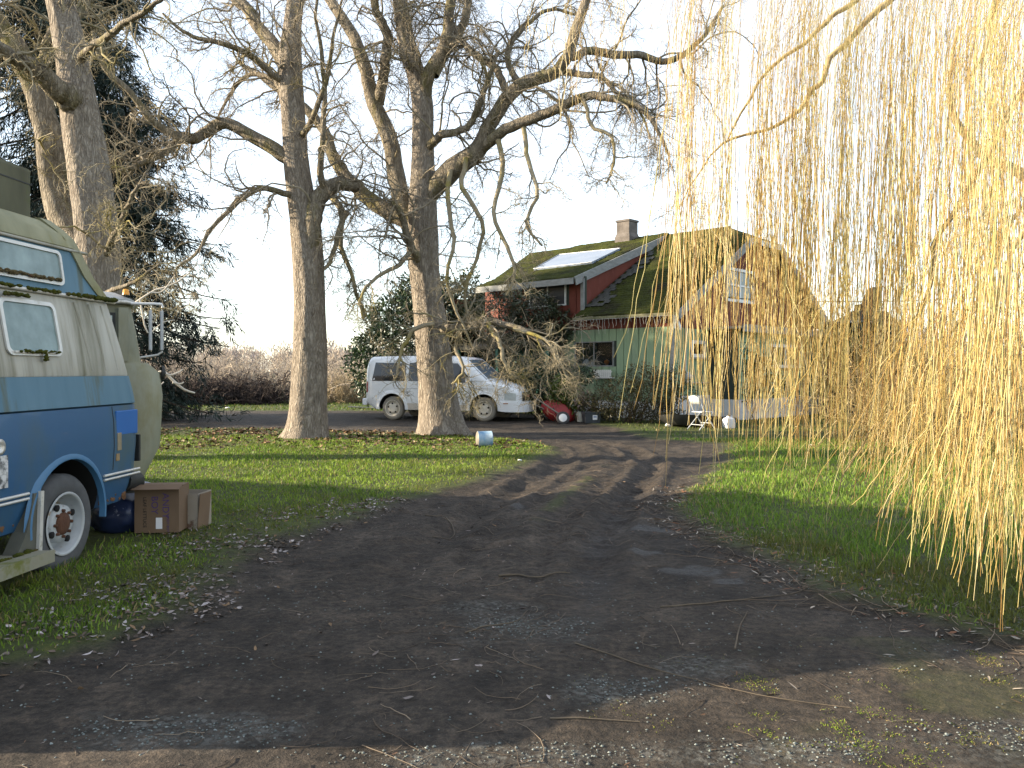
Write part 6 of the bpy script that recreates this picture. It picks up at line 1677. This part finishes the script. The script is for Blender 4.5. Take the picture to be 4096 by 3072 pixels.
def carton():
    d = 7.2; px0, px1 = 535, 706
    x0, x1 = (px0 - 2048) / F * d, (px1 - 2048) / F * d
    w = x1 - x0; cx = (x0 + x1) / 2; dep = .30; h = .40
    b = empty('cardboard_box', (cx, d + dep / 2, gz(cx, d) + .01), R(6), 'brown printed produce carton standing on the grass behind the blue camper', 'box')
    t = .006
    MB().box((0, -dep / 2, h / 2), (w, t, h)).box((0, dep / 2, h / 2), (w, t, h)).box((-w / 2 + t / 2, 0, h / 2), (t, dep - t, h)).box((w / 2 - t / 2, 0, h / 2), (t, dep - t, h)).box((0, 0, t / 2), (w - .02, dep - .02, t)).build('carton_body', CARD, b)
    MB().box((0.01, -dep / 2 - .03, h + .012), (w + .03, .12, t), Matrix.Rotation(R(14), 3, 'X')).build('flap', CARD, b)
    MB().box((0, .06, h + .006), (w, dep * .6, t)).build('flap', CARD, b)
    f = -dep / 2 - t / 2 - .0015
    rt = (R(90), R(90), 0)
    text('ANDY', b, (.075, f, h * .60), rt, .082, INKP)
    text('BOY', b, (-.02, f, h * .62), rt, .082, INKP)
    text('LEAF LETTUCE', b, (-.105, f, h * .46), rt, .042, INKB)
    text('ANDY BOY', b, (.095, f, h * .20), rt, .03, INKP)
    MB().box((.02, f, .085), (.055, .002, .10)).build('paper_label', PAPER, b)
    # second carton
    cx2 = (757 - 2048) / F * 7.55
    c = empty('cardboard_box', (cx2, 7.62, gz(cx2, 7.6) + .0), R(-4), 'water-stained open carton leaning beside the printed carton', 'box')
    w2, d2, h2 = .24, .28, .33
    for nm, ce, si in (('side', (0, -d2 / 2, h2 / 2), (w2, t, h2)), ('side', (0, d2 / 2, h2 / 2), (w2, t, h2)), ('side', (-w2 / 2, 0, h2 / 2), (t, d2, h2)), ('side', (w2 / 2, 0, h2 / 2), (t, d2, h2)), ('base', (0, 0, .004), (w2, d2, t))):
        MB().box(ce, si).build(nm, CARD2, c)
    MB().box((w2 / 2 + .02, -.05, h2 * .5), (t, d2 * .8, h2), Matrix.Rotation(R(5), 3, 'Y')).build('flap', CARD, c)
    # grey sheet slumped against the bumper
    sx, sy = (625 - 2048) / F * 8.1, 8.1
    V, Fq = [], []
    for j in range(9):
        for i in range(13):
            u, v = i / 12, j / 8
            z = .36 * max(0, 1 - u) ** 1.1 * (1 - .15 * v) + .02 * math.sin(u * 9 + v * 5) * (1 - u) + .02
            V.append((-.25 + u * .60, -.18 + v * .5 + .03 * math.sin(u * 7), z))
    for j in range(8):
        for i in range(12): Fq.append((j * 13 + i, j * 13 + i + 1, (j + 1) * 13 + i + 1, (j + 1) * 13 + i))
    s = MB().add(V, Fq, True).build('tarp', mat('lavender_grey_sheet', (0.24, 0.25, 0.31), (0.32, 0.33, 0.39), scale=3, rough=.6), None, (sx, sy, gz(sx, sy)))
    md = s.modifiers.new('thick', 'SOLIDIFY'); md.thickness = .006
    tag(s, 'crumpled lavender-grey plastic sheet behind the cartons', 'tarp')
    # dark blue bag under the rear of the camper
    bx_, by_ = (470 - 2048) / F * 7.3, 7.35
    bm = bmesh.new(); bmesh.ops.create_icosphere(bm, subdivisions=4, radius=1)
    for v in bm.verts:
        q = v.co.copy(); v.co *= 1 + .13 * mnoise.noise(q * 2.3) + .06 * mnoise.noise(q * 6)
        v.co.z = max(v.co.z, -.72)
    bm.transform(Matrix.Diagonal((.27, .2, .2, 1)))
    me = bpy.data.meshes.new('bag'); bm.to_mesh(me); bm.free(); me.polygons.foreach_set('use_smooth', [True] * len(me.polygons))
    bg_ = link('bag', me, mat('navy_plastic_bag', (0.010, 0.018, 0.05), (0.02, 0.03, 0.075), scale=5, rough=.35, c3=(0.22, 0.24, 0.30), s3=3.5, t3=.63, w3=.03), None, (bx_, by_, gz(bx_, by_) + .14))
    tag(bg_, 'navy blue plastic bag lying under the camper bumper', 'bag')
carton()

# paint can on its side
def can():
    p = gpt(1938, 1797); r_ = .155
    o = empty('paint_can', p + Vector((0, 0, r_ - .01)), R(14), 'blue and white paint can lying on its side in the grass', 'can')
    M = Matrix.Rotation(R(90), 4, 'Y')
    MB().lathe([(r_, -.14), (r_ + .004, -.135), (r_, -.13), (r_, .13), (r_ + .004, .135), (r_, .14)], M, 28).build('can_body', mat('blue_white_can_label', (0.09, 0.22, 0.38), (0.30, 0.38, 0.45), scale=4, rough=.5, contrast=.1), o)
    MB().lathe([(r_, 0), (r_ * .9, -.004), (r_ * .88, .012), (0, .012)], Matrix.Translation((-.138, 0, 0)) @ Matrix.Rotation(R(-90), 4, 'Y'), 28).build('lid', mat('dull_tin', (0.13, 0.115, 0.095), (0.2, 0.18, 0.15), scale=6, rough=.6), o)
    MB().lathe([(r_ * .96, 0), (0, .002)], Matrix.Translation((.136, 0, 0)) @ Matrix.Rotation(R(90), 4, 'Y'), 28).build('base', mat('tin', (0.4, 0.4, 0.4), rough=.5), o)
can()

# wheelbarrow tipped on its side
def barrow():
    d = 22.6; p = Vector(((2240 - 2048) / F * d, d, 0)); p.z = gz(p.x, p.y)
    o = empty('wheelbarrow', p, 0, 'red wheelbarrow tipped on its side by the yellow shrub', 'wheelbarrow')
    REDB = mat('weathered_red_tray', (0.28, 0.02, 0.022), (0.34, 0.035, 0.035), scale=3, rough=.5)
    tray = bmesh.new()
    lp = []
    for t, s in ((0, .52), (.10, .80), (.22, .97), (.30, 1.05)):
        lp.append([(.40 * s * math.cos(a) * (1.25 if abs(math.cos(a)) > .5 else 1.15), .31 * s * math.sin(a), t) for a in np.linspace(0, 2 * math.pi, 24, endpoint=False)])
    M = Matrix.Translation((0, .05, .36)) @ Matrix.Rotation(R(22), 4, 'Y') @ Matrix.Rotation(R(-105), 4, 'X')
    mb = MB()
    mb.loft([[M @ Vector(q) for q in l_] for l_ in lp], smooth=True, caps=False)
    mb.add([M @ Vector(q) for q in lp[0]], [list(range(24))])
    tr = mb.build('tray', REDB, o)
    md = tr.modifiers.new('thick', 'SOLIDIFY'); md.thickness = .012
    WOODH = mat('grey_handle_wood', (0.14, 0.12, 0.10), (0.2, 0.18, 0.15), scale=4, rough=.85)
    MB().tube([(-.75, -.3, .72), (.0, -.42, .22), (.2, -.45, .10)], .022, 8).build('handle', WOODH, o)
    MB().tube([(-.85, .3, .55), (.1, .1, .10)], .022, 8).build('handle', WOODH, o)
    Mw_ = Matrix.Translation((.05, -.50, .14)) @ Matrix.Rotation(R(70), 4, 'X')
    wl = MB().lathe([(.10, -.04), (.17, -.05), (.19, -.02), (.19, .02), (.17, .05), (.10, .04)], Mw_, 22).build('wheel', RUBBER, o)
    MB().lathe([(.115, .045), (.09, .055), (0, .06)], Mw_, 18).lathe([(.115, -.045), (0, -.05)], Mw_, 18).build('rim', mat('white_hub', (.62, .63, .64), rough=.5), wl)
    MB().tube([(-.2, -.3, .42), (-.05, -.42, .05), (.1, -.3, .04)], .014, 6).build('leg', BLACKP, o)
barrow()

def tote(name, px0, px1, py0, py1, d, dep, m, label, cat, lid=None, rz=0, sticker=None, taper=.9):
    k = d / F
    x = ((px0 + px1) / 2 - 2048) * k; w = (px1 - px0) * k; h = (py1 - py0) * k
    o = empty(name, (x, d + dep / 2, gz(x, d)), rz, label, cat)
    def rect(s, z): return [(-w / 2 * s, -dep / 2 * s, z), (w / 2 * s, -dep / 2 * s, z), (w / 2 * s, dep / 2 * s, z), (-w / 2 * s, dep / 2 * s, z)]
    MB().loft([rect(taper, 0), rect(1, h * .93)]).build('tub', m, o)
    MB().box((0, 0, h * .965), (w * 1.05, dep * 1.05, h * .07), bev=.012).build('lid', lid or m, o)
    for s in (-1, 1): MB().box((s * w * .49, 0, h * .7), (.04, dep * .3, .05)).build('handle', m, o)
    if sticker:
        st = MB().box((w * .12, -dep / 2 - .004, h * .52), (.13, .004, .13)).build('sticker', PAPER, o)
        MB().box((w * .12, -dep / 2 - .008, h * .57), (.09, .003, .03)).build('print', mat('blue_print', (.05, .12, .3), rough=.6), st)
    return o
DKT = mat('dark_slate_plastic', (0.022, 0.028, 0.036), (0.035, 0.042, 0.05), scale=4, rough=.5)
tote('storage_tote', 2335, 2400, 1636, 1680, 22.0, .4, DKT, 'small dark storage tote with a white sticker on the grass', 'storage tote', sticker=True, rz=R(10))
tote('storage_tote', 2375, 2462, 1612, 1660, 23.0, .5, DKT, 'larger dark lidded storage tote behind the stickered one', 'storage tote', rz=R(12))
tote('white_bin', 2311, 2346, 1624, 1664, 22.5, .28, mat('ivory_plastic', (0.55, 0.53, 0.46), (0.62, 0.6, 0.53), scale=4, rough=.5), 'ivory plastic bin beside the dark totes', 'bin', rz=R(8))

# folding chair, white jug, dark tub by the gable
def chair():
    d = 20.2; x = (2805 - 2048) / F * d
    o = empty('folding_chair', (x, d, gz(x, d)), R(-62), 'white metal folding chair on the lawn under the gable', 'chair')
    WM = mat('white_enamel_tube', (0.40, 0.43, 0.46), (0.48, 0.51, 0.54), scale=5, rough=.4)
    for s in (-1, 1):
        MB().tube([(s * .20, .28, 0), (s * .20, -.10, .50), (s * .19, -.24, .84)], .013, 8).build('leg', WM, o)
        MB().tube([(s * .22, -.26, 0), (s * .22, .20, .44)], .013, 8).build('leg', WM, o)
    MB().box((0, .04, .44), (.38, .38, .022), bev=.008).build('seat', WM, o)
    bk = []
    for i in range(9):
        u = -1 + i / 4; bk.append([(u * .19, -.17 - .02 * (1 - u * u), .64), (u * .19, -.185 - .02 * (1 - u * u), .64), (u * .19, -.255 - .02 * (1 - u * u), .80 + .06 * (1 - u * u)), (u * .19, -.24 - .02 * (1 - u * u), .80 + .06 * (1 - u * u))])
    MB().loft(bk, smooth=True).build('backrest', WM, o)
    MB().tube([(-.2, .16, .16), (.2, .16, .16)], .009, 6).build('crossbar', WM, o)
    MB().tube([(-.22, -.14, .12), (.22, -.14, .12)], .009, 6).build('crossbar', WM, o)
chair()
def jugbox():
    d = 20.6; x = (2915 - 2048) / F * d
    o = empty('white_jug', (x, d, gz(x, d)), R(20), 'square white plastic jug standing on the lawn near the folding chair', 'jug')
    WP = mat('white_hdpe', (0.62, 0.65, 0.67), (0.7, 0.72, 0.73), scale=5, rough=.45)
    def rr(s, z): return [(-.12 * s, -.11 * s, z), (.12 * s, -.11 * s, z), (.12 * s, .11 * s, z), (-.12 * s, .11 * s, z)]
    autosmooth(MB().loft([rr(.95, 0), rr(1, .03), rr(1, .20), rr(.85, .25), rr(.35, .28), rr(.3, .31)]).build('jug_body', WP, o), 30)
    MB().tube([(.06, 0, .24), (.10, 0, .30), (.02, 0, .32)], .015, 6).build('handle', WP, o)
    MB().lathe([(.04, .31), (.04, .34), (0, .345)], None, 12).build('cap', BLACKP, o)
jugbox()
def pond():
    d = 21.2; x = (2790 - 2048) / F * d
    o = MB().loft([[(a * .75, b * .45, 0) for a, b in ((-1, -.6), (-.6, -1), (.6, -1), (1, -.6), (1, .6), (.6, 1), (-.6, 1), (-1, .6))], [(a * .95, b * .55, .16) for a, b in ((-1, -.6), (-.6, -1), (.6, -1), (1, -.6), (1, .6), (.6, 1), (-.6, 1), (-1, .6))], [(a * .98, b * .58, .26) for a, b in ((-1, -.6), (-.6, -1), (.6, -1), (1, -.6), (1, .6), (.6, 1), (-.6, 1), (-1, .6))], [(a * .9, b * .5, .25) for a, b in ((-1, -.6), (-.6, -1), (.6, -1), (1, -.6), (1, .6), (.6, 1), (-.6, 1), (-1, .6))], [(a * .7, b * .4, .08) for a, b in ((-1, -.6), (-.6, -1), (.6, -1), (1, -.6), (1, .6), (.6, 1), (-.6, 1), (-1, .6))]]).build('plastic_tub', BLACKP, None, (x, d, gz(x, d)))
    o.rotation_euler = (R(-5), R(4), R(18))
    autosmooth(o, 40)
    tag(o, 'shallow black plastic pond tub against the white foundation', 'tub')
pond()
# bleached sawn branches sticking out beside the step van
PALE = mat('bleached_branch', (0.40, 0.36, 0.30), (0.55, 0.50, 0.43), scale=5, rough=.8)
def deadwood(name, pts, w, d, label, forks=()):
    o = empty(name, at(pts[0][0], pts[0][1], d), 0, label, 'branch')
    b0 = at(pts[0][0], pts[0][1], d)
    def path(ps, w0):
        q = [(at(a, b, d + (i * .05)) - b0) for i, (a, b) in enumerate(ps)]
        c = catmull([(v.x, v.y, v.z) for v in q], 10)
        return [tuple(v) for v in c], [w0 / F * d / 2 * (1 - .6 * i / 9) for i in range(10)]
    p, r_ = path(pts, w); MB().tube(p, r_, 7).build('stem', PALE, o)
    for f_ in forks:
        p, r_ = path(f_, w * .6); MB().tube(p, r_, 6).build('side_stem', PALE, o)
    return o
deadwood('cut_branch', [(560, 1780), (600, 1560), (640, 1480), (700, 1530), (740, 1560), (780, 1572)], 17, 11.2, 'bleached cut branch curving out beside the cream step van', [[(645, 1485), (680, 1500), (715, 1488), (730, 1478)], [(690, 1530), (720, 1535), (735, 1528)]])
deadwood('cut_branch', [(570, 1800), (585, 1650), (600, 1560), (640, 1540), (655, 1528)], 10, 11.0, 'short pale cut branch low beside the cream step van', [[(600, 1560), (625, 1565), (640, 1570)]])
deadwood('cut_branch', [(470, 1700), (490, 1400), (520, 1240), (560, 1200), (620, 1160), (690, 1140), (760, 1090)], 13, 11.4, 'long pale twiggy branch reaching up past the step van mirror', [[(600, 1170), (650, 1165), (700, 1100)], [(560, 1200), (590, 1330), (650, 1290), (700, 1280)]])
# scraps
def scrap(px, py, s, label, m, cat='litter'):
    p = gpt(px, py)
    bm = bmesh.new(); bmesh.ops.create_icosphere(bm, subdivisions=2, radius=1)
    for v in bm.verts: v.co *= 1 + .5 * mnoise.noise(v.co * 2.1 + Vector((px, 0, 0)))
    bm.transform(Matrix.Diagonal((s, s * .6, s * .45, 1)))
    me = bpy.data.meshes.new('plastic_scrap'); bm.to_mesh(me); bm.free()
    o = link('plastic_scrap', me, m, None, p + Vector((0, 0, s * .3)))
    return tag(o, label, cat)
scrap(662, 1630, .16, 'white plastic scrap at the foot of the dark brambles', bagw)
scrap(910, 1636, .10, 'small white scrap on the far grass strip', bagw)
scrap(3243, 1795, .05, 'crumpled white scrap caught in the grass under the willow', bagw)
scrap(2674, 1716, .10, 'white scrap on the lawn below the house corner', bagw)
scrap(2078, 1856, .035, 'tiny white scrap on the tip of the left lawn', bagw)
pl_ = gpt(1450, 1640)
brd = MB().box((0, 0, .06), (1.1, .16, .04), Matrix.Rotation(R(3), 3, 'Y')).box((.5, .3, .03), (1.4, .12, .05)).build('old_plank', mat('wet_grey_board', (.12, .11, .11), (.3, .3, .31), scale=3, rough=.5), None, pl_)
tag(brd, 'pair of wet grey planks on the grass behind the minivan', 'plank')
# larger sticks on the drive
def stick(pts, r_, label):
    q = [gpt(a, b) for a, b in pts]
    c = catmull([(v.x, v.y, v.z + r_ * 1.2) for v in q], 14)
    c[:, 2] = height(c[:, 0], c[:, 1]) + r_ * 1.1
    o = MB().tube([tuple(v) for v in c], [r_ * (1 - .55 * i / 13) for i in range(14)], 6).build('fallen_stick', mat('stick_bark', (.05, .04, .03), (.12, .095, .065), scale=6, rough=.85))
    return tag(o, label, 'stick', 'sticks lying on the drive')
stick([(1700, 2060), (1790, 2075), (1815, 2120), (1730, 2140)], .007, 'curved stick on the dark drive nearest the left lawn')
stick([(1995, 2310), (2080, 2300), (2160, 2310), (2280, 2290)], .009, 'yellowish forked stick in the middle of the drive')
stick([(1860, 2540), (1950, 2510), (2060, 2490), (2110, 2440)], .005, 'thin arched stick crossing the round gravel patch')
stick([(2640, 2430), (2900, 2410), (3150, 2380), (3290, 2360)], .005, 'long straight stick reaching from the right verge onto the drive')
stick([(2300, 2580), (2650, 2690), (3000, 2770), (3400, 2830)], .0042, 'long thin cane lying across the near right of the drive')
stick([(2200, 2885), (2400, 2885), (2560, 2890)], .005, 'dark straight stick near the bottom of the drive')
stick([(2940, 2600), (2960, 2510), (2990, 2450)], .005, 'short twig pointing away from the camera right of centre')
